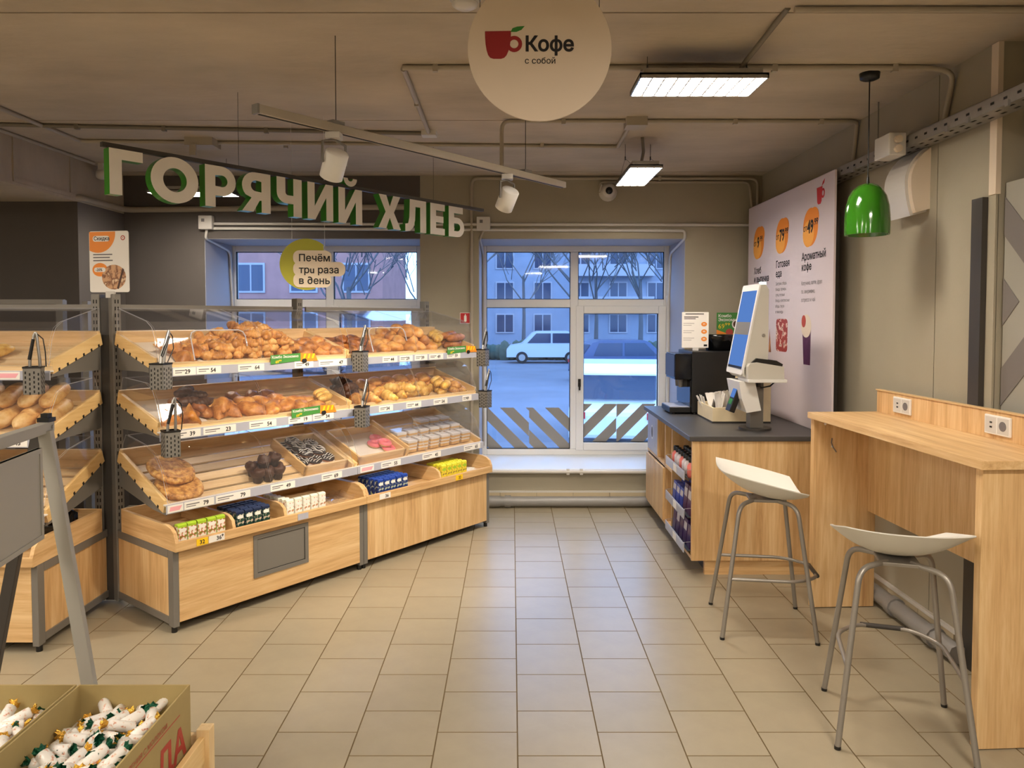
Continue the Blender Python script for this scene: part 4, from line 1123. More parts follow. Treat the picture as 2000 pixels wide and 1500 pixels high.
def put(name, me, label, cat, group, st, k, u, s, h, rz=0., tilt=0., sc=1., roll=0.):
    o = link(name, me); M = LOC[st] @ tier_M(TIERS[k]) @ T((u, s, -.046+h)) @ R(rz, 'Z') @ R(tilt, 'X') @ R(roll, 'Y') @ Matrix.Scale(sc, 4)
    o.matrix_world = M
    if label: tag(o, label, cat, group)
    return o
rnd = random.Random(11)
def heap(name, mes, label, cat, group, st, k, u0, u1, s0, s1, du, ds, layers, dh, jit=.012, tilt=.35, peak=None, sc=(.92, 1.1)):
    n = 0
    for l in range(layers):
        sh = l*.45*du
        uu = u0+sh
        while uu <= u1-sh+1e-6:
            ss = s0+l*.25*ds
            while ss <= s1-l*.2*ds+1e-6:
                f = 1 if peak is None else max(0, 1-abs((uu-peak)/(u1-u0))*1.35)
                if l == 0 or l/layers < f:
                    put(name, rnd.choice(mes), label, cat, group, st, k, uu+rnd.uniform(-jit, jit), ss+rnd.uniform(-jit, jit), l*dh+rnd.uniform(0, .006), rnd.uniform(0, 6.28), rnd.uniform(-tilt, tilt)*(l > 0), rnd.uniform(*sc)); n += 1
                ss += ds
            uu += du
    return n
CR = [proto_croissant('mini_croissant', 'crust', i, .088+.006*i, .027) for i in range(3)]
BUN = [proto_bun('bun', 'crust', i, .058, .045, .036) for i in range(3)]
PALE = [proto_bun('pastry', 'crust_mid', i+5, .066, .046, .032, .28, 30) for i in range(3)]
DRK = [proto_bun('pastry', 'crust_dark', i+9, .062, .042, .030, .26, 30) for i in range(3)]
CHO = [proto_loaf('chocolate_roll', 'choc', i, .12, .028, .8, 5) for i in range(2)]
TRI = [proto_turnover('turnover', 'crust_mid', i, .13, .055) for i in range(2)]
PUFF = [proto_bun('puff', 'crust_mid', i+20, .082, .054, .042, .32, 26, 18, 12) for i in range(3)]
TW = [proto_loaf('twist', 'crust_yellow', i+2, .15, .030, .9, 7) for i in range(2)]
BAG = [proto_loaf('small_baguette', 'crust_dark', i+4, .24, .033, .85, 0) for i in range(2)]
CRB = [proto_croissant('croissant', 'crust', i+6, .135, .036, 6, .45) for i in range(2)]
CRD = [proto_croissant('croissant', 'choc', i+7, .13, .034, 6, .45) for i in range(2)]
LOAF = [proto_loaf('loaf', 'crust_pale', i+3, .30, .052, .8, 0) for i in range(2)]
# top shelf, stand A
for i, (u, s, h, rz) in enumerate(((.185, .07, 0, .3), (.225, .17, .0, 2.2), (.17, .16, .035, 1.2), (.255, .09, .02, 2.9), (.20, .26, .0, .8))):
    put('turnover', TRI[i % 2], 'golden triangular turnover on the top shelf beside the mini croissants', 'pastry', 'turnovers on the top shelf', 'A', 0, u, s, h, rz, .15)
n = heap('mini_croissant', CR, 'golden mini croissant heaped behind the top shelf hood', 'croissant', 'heap of mini croissants on the top shelf', 'A', 0, .31, .88, .05, .33, .064, .058, 4, .034, .014, .5, .66)
heap('pastry', PALE, 'flat golden pastry by the wooden divider on the top shelf', 'pastry', 'flat pastries by the top shelf divider', 'A', 0, .95, 1.15, .06, .22, .10, .08, 2, .03, .01, .3)
# top shelf, stand B
heap('pastry', DRK, 'small dark pastry on the top shelf just past the divider', 'pastry', 'small dark pastries past the top divider', 'B', 0, .08, .24, .08, .26, .08, .085, 2, .03)
heap('bun', [m_ for m_ in BUN], 'large round golden bun piled on the top shelf near the window', 'bun', 'pile of large buns on the top shelf', 'B', 0, .37, .80, .06, .31, .105, .088, 3, .046, .012, .3, .66, (1.0, 1.2))
for i in range(7): put('twist', TW[i % 2], 'ridged yellow bread twist lying on the top shelf', 'bread', 'ridged bread twists on the top shelf', 'B', 0, .90+.022*(i % 4)+.01*(i//4), .10+.05*(i % 4), .045*(i//4)+.002, .5+.1*(i % 3), .1)
for i in range(5): put('small_baguette', BAG[i % 2], 'small brown baguette at the window end of the top shelf', 'bread', 'small baguettes on the top shelf', 'B', 0, 1.07+.018*(i % 2), .09+.062*(i % 3), .05*(i//3)+.002, .22+.1*(i % 3), 0.05)
# middle shelf, stand A
for i, (u, s, rz) in enumerate(((.085, .05, .1), (.19, .045, -.3))):
    put('turnover', TRI[i % 2], ('triangular turnover standing at the wooden side of the middle shelf', 'second triangular turnover on the middle shelf, beside the tong holder chain')[i], 'pastry', None, 'A', 1, u, s, 0.03, rz, .9, 1.0)
heap('pastry', DRK, 'brown pastry below the chocolate rolls on the middle shelf', 'pastry', 'brown pastries under the chocolate rolls', 'A', 1, .235, .34, .12, .30, .07, .08, 2, .034)
for i, (u, s, h, rz) in enumerate(((.24, .22, .085, .2), (.30, .20, .075, -.3), (.31, .14, .055, .4), (.24, .16, .06, .1), (.35, .17, .04, .2), (.27, .26, .08, .5))):
    put('chocolate_roll', CHO[i % 2], 'dark chocolate roll on top of the brown pastries, middle shelf', 'pastry', 'chocolate rolls on the middle shelf', 'A', 1, u, s, h, rz, .1)
heap('turnover', TRI, 'golden flaky turnover in the middle of the middle shelf', 'pastry', 'flaky turnovers on the middle shelf', 'A', 1, .385, .50, .095, .20, .075, .075, 2, .035)
heap('puff', PUFF, 'plump golden puff pastry on the middle shelf', 'pastry', 'plump puff pastries on the middle shelf', 'A', 1, .57, .84, .06, .25, .115, .10, 1, .04)
heap('puff', DRK, 'small brown roll behind the puff pastries on the middle shelf', 'pastry', 'small brown rolls behind the puffs', 'A', 1, .60, .85, .29, .33, .10, .1, 1, .04)
for i in range(6): put('twist', TW[i % 2], 'ridged golden stick on the middle shelf at the wooden divider', 'bread', 'ridged sticks on the middle shelf', 'A', 1, 1.06+.012*(i % 3), .06+.042*(i % 3), .04*(i//3)+.002, .35, .05, .85)
heap('pastry', PALE, 'pale glazed pastry beside the ridged sticks, middle shelf', 'pastry', 'pale glazed pastries on the middle shelf', 'A', 1, .90, .98, .05, .14, .08, .08, 1, .03)
# middle shelf, stand B
heap('croissant', CRD, 'dark chocolate croissant past the divider on the middle shelf', 'croissant', 'dark croissants on the middle shelf', 'B', 1, .09, .22, .16, .30, .09, .075, 2, .035)
heap('croissant', CRB, 'glossy brown croissant in front of the dark croissants', 'croissant', 'brown croissants before the dark ones', 'B', 1, .10, .22, .05, .10, .11, .06, 1, .035)
heap('bun', BUN, 'golden filled bun at the back of the middle shelf', 'bun', 'filled buns at the back of the middle shelf', 'B', 1, .36, .94, .20, .30, .11, .09, 2, .04)
heap('croissant', [proto_croissant('croissant', 'crust_yellow', 8, .13, .036, 6, .4)], 'pale yellow croissant at the front of the middle shelf', 'croissant', 'yellow croissants on the middle shelf', 'B', 1, .36, .78, .05, .14, .12, .075, 2, .035)
for i in range(6): put('twist', TW[i % 2], 'yellow twisted stick near the window end of the middle shelf', 'bread', 'twisted sticks, middle shelf window end', 'B', 1, .89+.02*(i % 2), .05+.05*(i % 3), .045*(i//3), .5, .1)
heap('pastry', [proto_bun('pastry', 'seeded', 3, .05, .04, .028)], 'small seeded roll at the window end of the middle shelf', 'bun', 'seeded rolls on the middle shelf', 'B', 1, 1.02, 1.14, .05, .25, .075, .07, 2, .03)
# bottom shelf, stand A
FL = proto_disc('flatbread', 'seeded', 1, .125, .036)
put('flatbread', FL, 'round golden flatbread at the front left of the bottom bread shelf', 'bread', None, 'A', 2, .15, .135, .0)
put('flatbread', proto_disc('flatbread', 'seeded', 2, .125, .036), 'seeded round flatbread leaning on top of the other flatbread', 'bread', None, 'A', 2, .145, .235, .045, 1.0, .14)
for i, (u, s, h) in enumerate(((.57, .06, 0), (.635, .055, 0), (.70, .06, 0), (.58, .13, 0), (.645, .125, 0), (.71, .13, 0), (.615, .09, .062), (.68, .095, .064))):
    cp = MB(); cp.lathe([(0, 0), (.024, 0), (.031, .045)], 16); cme = cp.mesh('muffin', 'choc_cup')
    mu = link('muffin', cme); mu.matrix_world = LOC['A'] @ tier_M(TIERS[2]) @ T((u, s, -.046+h)) @ R(-TIERS[2]['a'], 'X')
    tag(mu, 'dark chocolate muffin in a paper cup on the bottom bread shelf', 'muffin', 'chocolate muffins on the bottom shelf')
    tp = MB(); tp.sphere((0, 0, .050), (.040, .040, .032), 14, 10); link('muffin_top', deform(tp.mesh('muffin_top', 'choc'), .34, 45, i), mu)
def donut(name, label, group, st, u, s, h, dough, ice, stripes, sc=1.0, tilt=0):
    m = MB(); N = 18; r0, r1 = .030, .016
    ring = [(r0*math.cos(2*PI*i/N), r0*math.sin(2*PI*i/N), .014) for i in range(N)]
    m.tube(ring, r1, 10, closed=True); o = link(name, m.mesh(name, dough))
    o.matrix_world = LOC[st] @ tier_M(TIERS[2]) @ T((u, s, -.043+h)) @ R(rnd.uniform(0, 6), 'Z') @ R(tilt, 'X') @ Matrix.Scale(sc, 4)
    tag(o, label, 'donut', group)
    prof = [(r0+(r1+.0015)*math.cos(a), .014+(r1+.0015)*math.sin(a)) for a in [PI*i/8 for i in range(9)]]
    ic = MB(); ic.lathe(prof, N); ic.build('icing', ice, o)
    if stripes:
        sm = MB()
        for k in range(-2, 3):
            x_ = k*.016
            pts = []
            for j in range(13):
                y_ = -.045+.09*j/12; rr = math.hypot(x_, y_); d = abs(rr-r0)
                if d < r1: pts.append((x_, y_, .0150+math.sqrt(max(0, (r1+.001)**2-d*d))))
                else:
                    if len(pts) > 1: sm.tube(pts, .0022, 5)
                    pts = []
            if len(pts) > 1: sm.tube(pts, .0022, 5)
        sm.build('icing_stripes', stripes, o)
for i in range(9):
    donut('donut', 'dark iced donut with white stripes in the wooden insert tray', 'striped donuts in the insert tray', 'A', .922+.094*(i % 3), .155+.093*(i//3), 0.0, 'crust_dark', 'icing_dark', 'icing_white', 1.0, rnd.uniform(-.1, .1))
for i in range(5):
    donut('donut', 'dark iced donut with white stripes lying on top of the others', 'striped donuts on top of the others', 'A', .97+.094*(i % 2), .20+.07*(i//2), .031, 'crust_dark', 'icing_dark', 'icing_white')
for i, (u, s, h) in enumerate(((.40, .13, 0), (.40, .20, 0), (.335, .21, 0), (.40, .27, 0), (.38, .16, .03))):
    donut('donut', 'pink iced donut in the second insert tray, near the packed sponge cakes', 'pink donuts in the second insert tray', 'B', u, s, h, 'crust_pale', 'icing_pink', None)
# packed sponge cakes
ORD = ('first', 'second', 'third', 'fourth', 'fifth', 'sixth', 'seventh', 'eighth', 'ninth', 'tenth')
pk = MB(); pk.box(-.041, -.038, 0, .041, .038, .066); pk_me = pk.mesh('packed_cake', 'sponge')
ic = MB(); ic.box(-.042, -.039, .066, .042, .039, .080); ic_me = ic.mesh('cream_top', 'icing_white')
bxm = MB(); bxm.box(-.047, -.044, .001, .047, .044, .092); bx_me = bxm.mesh('clear_box', 'acrylic')
sl = MB(); sl.box(-.0425, -.0386, .020, .0425, .0386, .028); sl.box(-.0425, -.0386, .042, .0425, .0386, .050); sl_me = sl.mesh('cream_layer', 'icing_white')
for i in range(6):
    for j in range(3):
        if j == 2 and i < 3: continue
        r_ = 'front' if j == 0 else ('second' if j == 1 else 'rear')
        o = link('packed_cake', pk_me); o.matrix_world = LOC['B'] @ tier_M(TIERS[2]) @ T((.545+.109*i, .085+.115*j, -.046)) @ R(-TIERS[2]['a']*.6, 'X') @ R(rnd.uniform(-.08, .08), 'Z')
        tag(o, 'layered sponge cake in a clear box, %s row, %s from the wooden divider' % (r_, ORD[i if j < 2 else i-3]), 'cake', 'packed cakes on the bottom shelf')
        for nm, me in (('cream_top', ic_me), ('cream_layer', sl_me), ('clear_box', bx_me)): link(nm, me, o)
# loaves on the corner stand
for i in range(6): put('loaf', LOAF[i % 2], 'long pale loaf lying on the middle shelf of the corner stand', 'bread', 'long loaves on the corner stand', 'L', 1, .58+.105*i, .18+.01*(i % 2), 0.0, PI/2+.06*(i % 3), 0, 1.0)
for i in range(4): put('loaf', LOAF[i % 2], 'long pale loaf stacked behind on the corner stand middle shelf', 'bread', 'second layer of loaves on the corner stand', 'L', 1, .74+.11*i, .27, 0.07, PI/2+.3-.05*i, 0.0, .9)
heap('flat_roll', [proto_bun('flat_roll', 'crust_yellow', 31, .09, .06, .035)], 'flat yellow roll on the top shelf of the corner stand', 'bread', 'flat rolls on the corner stand top shelf', 'L', 0, .5, .92, .08, .22, .15, .12, 2, .04)
heap('roll', DRK, 'brown roll on the bottom shelf of the corner stand', 'bread', 'brown rolls on the corner stand bottom shelf', 'L', 2, .6, 1.0, .08, .26, .13, .11, 1, .04)

# ------------------------------------------------------------------ juice cartons in the base trays
spots('print_green', (236, 232, 214), (196, 60, 46), 60, .50, .56, .4, (90, 150, 50))
spots('print_dark', (26, 62, 52), (210, 210, 190), 60, .55, .6, .4, (190, 90, 60))
spots('print_white', (240, 238, 228), (200, 96, 84), 60, .56, .6, .4, (120, 160, 60))
spots('print_blue', (24, 52, 110), (210, 214, 200), 60, .55, .6, .4, (120, 170, 60))
spots('print_yellow', (238, 214, 70), (150, 130, 60), 60, .54, .6, .4, (120, 90, 60))
mat('top_lime', (166, 200, 50), .4); mat('top_navy', (24, 40, 74), .4); mat('top_white', (230, 232, 216), .4); mat('top_blue', (30, 66, 160), .4); mat('top_yellow', (226, 222, 60), .4)
def cartons(label, grp, st, u0, n, rows, pm, tm_, du=.0515, v0=.004, row_n=None):
    b = MB(); b.box(0, 0, 0, .046, .034, .100, 1); b.prism([(0, .100), (.034, .100), (.026, .106), (.008, .106)], 0, .046, Matrix(((0,0,1,0), (1,0,0,0), (0,1,0,0), (0,0,0,1))), 0)
    me = b.mesh('juice_carton', [tm_, tm_])
    f = MB(); f.box(.0015, -.0012, .001, .0445, 0, .088); fm_ = f.mesh('front_print', pm)
    g = MB(); g.box(-.0008, .002, .004, .0, .032, .094); g.box(.046, .002, .004, .0468, .032, .094); gm = g.mesh('side_print', pm)
    lg = MB(); lg.prism(rrect(.006, .066, .040, .084, .006), -.0022, -.0012, Matrix(((1,0,0,0), (0,0,1,0), (0,1,0,0), (0,0,0,1)))); lgm = lg.mesh('name_panel', 'white_paper' if pm != 'print_yellow' else 'top_lime')
    for r in range(rows):
        for i in range(n):
            if row_n and i not in row_n[r]: continue
            o = link('juice_carton', me); o.matrix_world = LOC[st] @ T((u0+du*i+rnd.uniform(-.001, .001), v0+.039*r, .4285)) @ R(rnd.uniform(-.03, .03), 'Z')
            if r == 0: tag(o, '%s, front row, %s from the posts' % (label, ORD[i]), 'juice carton', grp)
            else: tag(o, '%s, %s column, row %s behind' % (label, ORD[i], ('one', 'two', 'three', 'four', 'five')[r-1]), 'juice carton', grp)
            link('front_print', fm_, o); link('side_print', gm, o)
            if r == 0: link('name_panel', lgm, o)
cartons('lime topped juice carton in the base tray', 'lime juice cartons', 'A', .03, 5, 1, 'print_green', 'top_lime')
cartons('dark green juice carton in the base tray', 'dark green juice cartons', 'A', .345, 4, 5, 'print_dark', 'top_navy', .052)
cartons('white juice carton in the base tray', 'white juice cartons', 'A', .655, 5, 6, 'print_white', 'top_white', .055, .004, [[0, 1, 2, 3, 4]]+[[0]]*5)
cartons('navy blue juice carton in the far tray', 'blue juice cartons', 'B', .12, 5, 5, 'print_blue', 'top_blue', .052)
cartons('yellow juice carton in the far tray', 'yellow juice cartons', 'B', .70, 5, 4, 'print_yellow', 'top_yellow', .052)
# empty film wrap and leaflets left in the trays
fw = MB(); N = 9
vs = [(i/(N-1)*.20, j/(N-1)*.22, .012+.045*abs(noise.noise(Vector((i*.7, j*.7, 3))))+.02*(i in (0, N-1))) for j in range(N) for i in range(N)]
fw.add(vs, [(j*N+i, j*N+i+1, (j+1)*N+i+1, (j+1)*N+i) for j in range(N-1) for i in range(N-1)], 0, False)
o = fw.build('film_wrap', 'film_clear'); o.matrix_world = MA @ T((.96, .02, .428)); tag(o, 'crumpled clear film wrap left beside the white juice cartons', 'wrap')
for i, (a, l) in enumerate(((.1, 'white leaflet lying in the window end tray, lowest of three'), (-.15, 'white leaflet lying in the window end tray, middle of three'), (.3, 'white leaflet lying in the window end tray, topmost of three'))):
    lf = MB(); lf.box(-.06, -.085, 0, .06, .085, .002); o = lf.build('leaflet', 'white_paper'); o.matrix_world = MBB @ T((1.08, .13+.02*i, .4285+.0022*i)) @ R(a, 'Z'); tag(o, l, 'leaflet')
    MB().box(-.045, .01, .002, .045, .06, .0023).build('print', 'rail_grey', o)
# black plastic bag on the corner stand tray
bg = MB(); bg.sphere((0, 0, .075), (.16, .10, .085), 20, 12); bme = bg.mesh('plastic_bag', 'black_gloss')
for v in bme.vertices:
    n_ = noise.noise(v.co*16)*.03+noise.noise(v.co*40)*.012; v.co += v.co.normalized()*n_; v.co.z = max(v.co.z, 0)
o = link('plastic_bag', bme); o.matrix_world = ML @ T((1.02, .36, .428)); tag(o, 'crumpled shiny black plastic bag in the corner stand tray', 'bag')

# ------------------------------------------------------------------ tong holders with tongs
def tong_holder(label, world, rz, lean=.0):
    t = thing('tong_holder', label, 'tong holder', world, rz, None)
    b = MB(); w_, d_, h_ = .036, .036, .125
    e = .0018
    b.box(-w_, -d_, -h_, w_, -d_+e, 0); b.box(-w_, d_-e, -h_, w_, d_, 0); b.box(-w_, -d_, -h_, -w_+e, d_, 0); b.box(w_-e, -d_, -h_, w_, d_, 0); b.box(-w_, -d_, -h_, w_, d_, -h_+e)
    b.build('perforated_box', 'steel_grey', t)
    s = MB()
    for i in range(4):
        for j in range(5):
            x_ = -.026+.0173*i; z_ = -.018-.022*j-(.008 if i % 2 else 0)
            for sg_ in (-1, 1):
                s.box(x_-.003, sg_*d_-.0006, z_-.012, x_+.003, sg_*d_+.0006, z_); s.box(sg_*w_-.0006, x_-.003, z_-.012, sg_*w_+.0006, x_+.003, z_)
    s.build('slot_holes', 'slot_dark', t)['kind'] = 'stuff'
    s = MB(); s.box(-w_-.002, -d_-.002, -.004, w_+.002, -d_+.004, .004); s.box(-w_-.002, d_-.004, -.004, w_+.002, d_+.002, .004); s.box(-w_-.002, -d_, -.004, -w_+.004, d_, .004); s.box(w_-.004, -d_, -.004, w_+.002, d_, .004)
    s.build('rim', 'black', t)
    MB().box(-.012, d_, -.06, .012, d_+.02, -.02).build('hook', 'steel_dark', t)
    tg = MB(); tx, ty, tz = .02+lean, 0, .15
    tg.tube([(-.018, 0, -.09), (-.012+lean*.3, 0, .03), (tx-.006, ty, tz), (tx, ty, tz+.012)], [.007, .007, .006, .005], 6); tg.tube([(.024, .012, -.09), (.026+lean*.3, .008, .03), (tx+.004, ty, tz), (tx, ty, tz+.012)], [.007, .007, .006, .005], 6)
    to = tg.build('tongs', 'galvanised', t)
    MB().tube([(-.013+lean*.3, -.006, .035), (tx-.008, -.006, tz-.02)], .0075, 6).build('grip', 'black', to)
    ch = MB(); ch.tube([(tx, 0, tz+.01), (tx+.03, 0, tz-.02), (tx+.038, 0, tz-.08), (.05, .0, -.0)], .0028, 5); ch.build('chain', 'black', t)
    return t
def at(st, u, v, z): return (LOC[st] @ Vector((u, v, z)))
tong_holder('perforated tong holder at the wooden end of the top shelf, beside the mini croissants', at('A', -.015, .055, 1.33), ANG+.5, .045)
tong_holder('perforated tong holder at the wooden end of the middle shelf, beside the turnovers', at('A', .015, .03, 1.0), ANG-.2, .0)
tong_holder('perforated tong holder hanging in front of the top shelf divider', at('A', 1.235, .06, 1.345), ANG+.4, .05)
tong_holder('perforated tong holder hanging in front of the middle shelf divider', at('A', 1.225, .035, 1.005), ANG+.5, .06)
tong_holder('perforated tong holder at the window end of the top shelf', at('B', 1.245, .10, 1.315), ANG+.3, .04)
tong_holder('perforated tong holder at the window end of the middle shelf', at('B', 1.25, .08, 1.005), ANG+.2, .04)
tong_holder('perforated tong holder on the top shelf of the corner stand', at('L', 1.17, .055, 1.325), .35, -.01)

# ------------------------------------------------------------------ discount poster on the corner posts, fire sign
dp_ = thing('discount_poster', 'white and orange discount poster standing on the corner shelf posts', 'poster', (-2.15, 3.975, 1.66), -.18)
m = MB(); m.prism(rrect(-.118, .03, .118, .355, .012), -.004, .0, MZ); m.build('plate', 'white_paper', dp_)
MB().box(-.02, -.006, .0, .03, .008, .035).build('clip', 'pvc', dp_)
m = MB(); m.prism(clip_poly(disc_poly(-.065, .345, .105, .105, 40), -.116, .2, .116, .352), .0001, .0008, MZ); m.build('orange_print', 'orange', dp_)
m = MB(); m.prism(rrect(-.095, .300, .005, .330, .013), .0009, .0014, MZ); m.build('word_panel', 'white_paper', dp_)
text('Скидка', .027, 'ink', MZ @ T((-.089, .307, .0016)), dp_, bold=.02)
for i, l in enumerate((.115, .10, .117)): MB().box(-.095, -.0008, .228-.016*i, -.095+l, -.0001, .234-.016*i).build('small_print', 'ink_soft', dp_)
m = MB(); m.prism(disc_poly(.085, .318, .013, .013), .0001, .0008, MZ); m.build('logo_ring', 'red_print', dp_); m = MB(); m.prism(disc_poly(.085, .318, .008, .008), .0008, .0012, MZ); m.build('logo_hole', 'white_paper', dp_); m = MB(); m.prism(disc_poly(.085, .318, .003, .003), .0012, .0015, MZ); m.build('logo_dot', 'red_print', dp_)
m = MB(); m.prism(disc_poly(-.055, .150, .046, .036), .0001, .0008, MZ); m.build('orange_print', 'orange', dp_)
m = MB(); m.prism(rrect(-.090, .138, -.022, .162, .011), .0009, .0013, MZ); m.build('word_panel', 'white_paper', dp_)
text('-20%', .020, 'ink', MZ @ T((-.080, .143, .0016)), dp_, bold=.02)
spots('bread_photo', (206, 160, 120), (120, 70, 44), 28, .46, .56, .6, (226, 196, 160))
m = MB(); m.prism(disc_poly(.028, .110, .072, .066, 30), .0004, .0010, MZ); m.build('bread_print', 'bread_photo', dp_)
m = MB(); m.prism([(.045, .050), (.056, .046), (.090, .150), (.080, .158)], .0011, .0014, MZ); m.build('crust_print', 'choc', dp_)
fs_ = thing('fire_sign', 'small red fire equipment sign on the wall beside the tall window', 'sign', (-.385, 6.098, 1.55))
m = MB(); m.prism(rrect(-.042, -.045, .042, .045, .003), 0, .003, MZ); m.build('plate', 'white', fs_)
m = MB(); m.prism([(-.038, -.041), (.038, -.041), (.038, .041), (-.038, .041)], .003, .0036, MZ); m.build('red_field', 'red', fs_)
m = MB(); m.prism(rrect(-.008, -.030, .012, .022, .007), .0036, .0042, MZ); m.prism([(-.002, .02), (.006, .02), (.006, .032), (-.002, .032)], .0036, .0042, MZ); m.build('extinguisher_mark', 'white', fs_)
# steel rack seen behind the corner stand
rk = thing('steel_rack', 'grey steel rack standing behind the corner bread stand', 'rack', (-3.6, 4.75, 0))
for x_ in (-.75, .28, .72):
    BX(x_-.022, -.022, 0, x_+.022, .022, 1.665).build('upright_post', 'steel_grey', rk)
for z in (.5, 1.0, 1.35): BX(-.77, -.02, z, .74, .3, z+.03).build('shelf', 'steel_grey', rk)
BX(-.77, -.012, 1.64, .74, .012, 1.67).build('top_bar', 'steel_grey', rk)
for x_ in (-.75, .72): BX(x_-.02, .26, 0, x_+.02, .30, 1.665).build('upright_post', 'steel_grey', rk)

# ================================================================== COFFEE COUNTER
CX0, CX1, CY0, CY1, CZ = 1.075, 1.93, 4.42, 5.93, .845
k = thing('coffee_counter', 'oak coffee counter with dark worktop and snack rack in its side', 'counter', (0, 0, 0))
BX(CX0-.015, CY0-.012, CZ-.03, CX1+.08, CY1+.02, CZ).build('worktop', 'worktop', k, 0.003)
BX(CX0+.005, CY0, .09, CX1+.08, CY0+.022, CZ-.031).build('end_panel', 'oak_z', k, 0.0015)
BX(CX0+.09, CY0+.02, 0, CX1+.08, CY0+.05, .09).build('plinth', 'oak_x', k)
BX(CX0+.11, CY0+.05, 0, CX0+.13, CY1, .09).build('plinth', 'steel_dark', k)
BX(CX0+.02, CY1-.02, .09, CX1+.08, CY1, CZ-.031).build('end_panel', 'oak_z', k)
BX(CX0+.01, CY0+.022, .09, CX1+.05, CY1-.02, .11).build('bottom_board', 'oak_y', k)
BX(1.40, CY0+.022, .11, 1.42, CY1-.02, CZ-.031).build('inner_back', 'oak_z', k)
for y, z0 in ((5.00, .11), (5.22, .11), (5.50, .50)): BX(CX0+.01, y, z0, 1.40, y+.02, CZ-.031).build('partition', 'oak_z', k)
BX(CX0+.01, 5.02, .50, 1.40, CY1-.02, .518).build('niche_floor', 'oak_y', k)
BX(CX0+.012, CY1-.40, .52, CX0+.03, CY1-.02, CZ-.033).build('upper_panel', 'rail_grey', k)
nt_ = MB(); nt_.box(CX0+.0105, 5.60, .57, CX0+.012, 5.84, .77); no = nt_.build('notice', 'rail_grey', k)
MXn = Matrix(((0,0,-1,0), (-1,0,0,0), (0,1,0,0), (0,0,0,1)))   # poly(-y, z) facing -x
m = MB(); m.prism(disc_poly(-5.72, .67, .045, .055), -(CX0+.0104), -(CX0+.0095), MXn); m.build('cup_mark', 'white', no)
m = MB(); m.prism(disc_poly(-5.72, .67, .032, .042), -(CX0+.0096), -(CX0+.009), MXn); m.build('cup_mark', 'ink_soft', no)
for (y0, y1) in ((5.245, 5.565), (5.572, 5.905)):
    d_ = BX(CX0-.002, y0, .112, CX0+.016, y1, .485).build('door', 'oak_z', k, 0.0015)
BX(CX0+.02, 5.24, .485, CX0+.03, 5.91, .502).build('finger_groove', 'slot_dark', k)
# snack rack: three sloping shelves with label rails
rk = thing('snack_rack', 'three tier wire snack rack built into the side of the coffee counter', 'rack', (CX0, CY0+.03, .11))
RY = .54
snacks = []
for i, z in enumerate((.03, .235, .47)):
    m = MB(); m.box(-.01, .01, z-.006, .30, RY, z); m.build('shelf', 'steel_dark', rk)
    m = MB(); m.box(-.035, .01, z-.012, -.031, RY, z+.045, 0, R(0.0, 'Y')); ro = m.build('label_rail', 'rail_grey', rk)
    for j, (a, b) in enumerate(((.03, .20), (.21, .30), (.32, .50))):
        BX(-.0365, a, z-.006, -.035, b, z+.038).build('label', 'white_paper' if j == 1 else 'rail_grey', ro)
    m = MB(); m.tube([(-.03, .012, z), (-.03, .012, z+.05), (.25, .012, z+.07)], .002, 5); m.tube([(-.03, RY-.01, z), (-.03, RY-.01, z+.05), (.25, RY-.01, z+.07)], .002, 5); m.build('side_wire', 'galvanised', rk)
mat('pack_purple', (70, 44, 96), .3, var=.4, vscale=30); mat('pack_plum', (92, 50, 84), .3, var=.4, vscale=30); mat('pack_dark', (34, 28, 40), .25, var=.4, vscale=30); mat('pack_white', (214, 206, 210), .3, var=.2, vscale=40); mat('pack_blue', (60, 80, 180), .3, var=.3, vscale=30); mat('bottle_pink', (226, 120, 110), .3)
RW = T((CX0, CY0+.03, .11))
def box_pack(y, z, x, w_, h_, m1, label, group, band):
    o = BX(0, 0, 0, .035, w_, h_).build('snack_box', m1, None, .002); o.matrix_world = RW @ T((x, y, z)) @ R(.10, 'Y')
    tag(o, label, 'snack box', group)
    BX(-.001, .006, h_*.55, 0, w_-.006, h_*.85).build('front_print', band, o)
for i in range(5):
    for r in range(3):
        box_pack(.03+.10*i, .0305, .005+.05*r, .085, .155 if (i+r) % 2 else .14, ('pack_purple', 'pack_purple', 'pack_purple', 'pack_purple', 'pack_purple')[i], 'purple snack box, lowest tier of the snack rack, %s column, %s row' % (('nearest', 'second', 'middle', 'fourth', 'farthest')[i], ('front', 'second', 'back')[r]), 'snack boxes on the lowest tier', 'pack_white' if i % 2 else 'pack_plum')
for i in range(5):
    for r in range(3):
        box_pack(.03+.10*i, .236, .005+.05*r, .085, .17 if i < 2 else .12, ('pack_plum', 'pack_plum', 'pack_blue', 'pack_blue', 'pack_blue')[i], '%s snack box, middle tier of the snack rack, %s column, %s row' % ('plum' if i < 2 else 'blue', ('nearest', 'second', 'middle', 'fourth', 'farthest')[i], ('front', 'second', 'back')[r]), 'snack boxes on the middle tier', 'pack_white')
for i in range(7):
    for r in range(2):
        b = MB(); b.lathe([(0, 0), (.026, 0), (.028, .02), (.028, .07), (.014, .09), (.014, .095)], 12); o = b.build('snack_jar', 'bottle_pink' if i % 3 == 0 else 'pack_white'); o.matrix_world = RW @ T((.02+.065*r, .045+.07*i, .471)); tag(o, '%s jar with black cap, snack rack top tier, %s row, %s from near end' % ('pink' if i % 3 == 0 else 'white', ('front', 'back')[r], ORD[i]), 'jar', 'jars on the top tier of the snack rack')
        c_ = MB(); c_.lathe([(.019, .092), (.019, .118), (.016, .122), (0, .122)], 12); c_.build('cap', 'black', o)

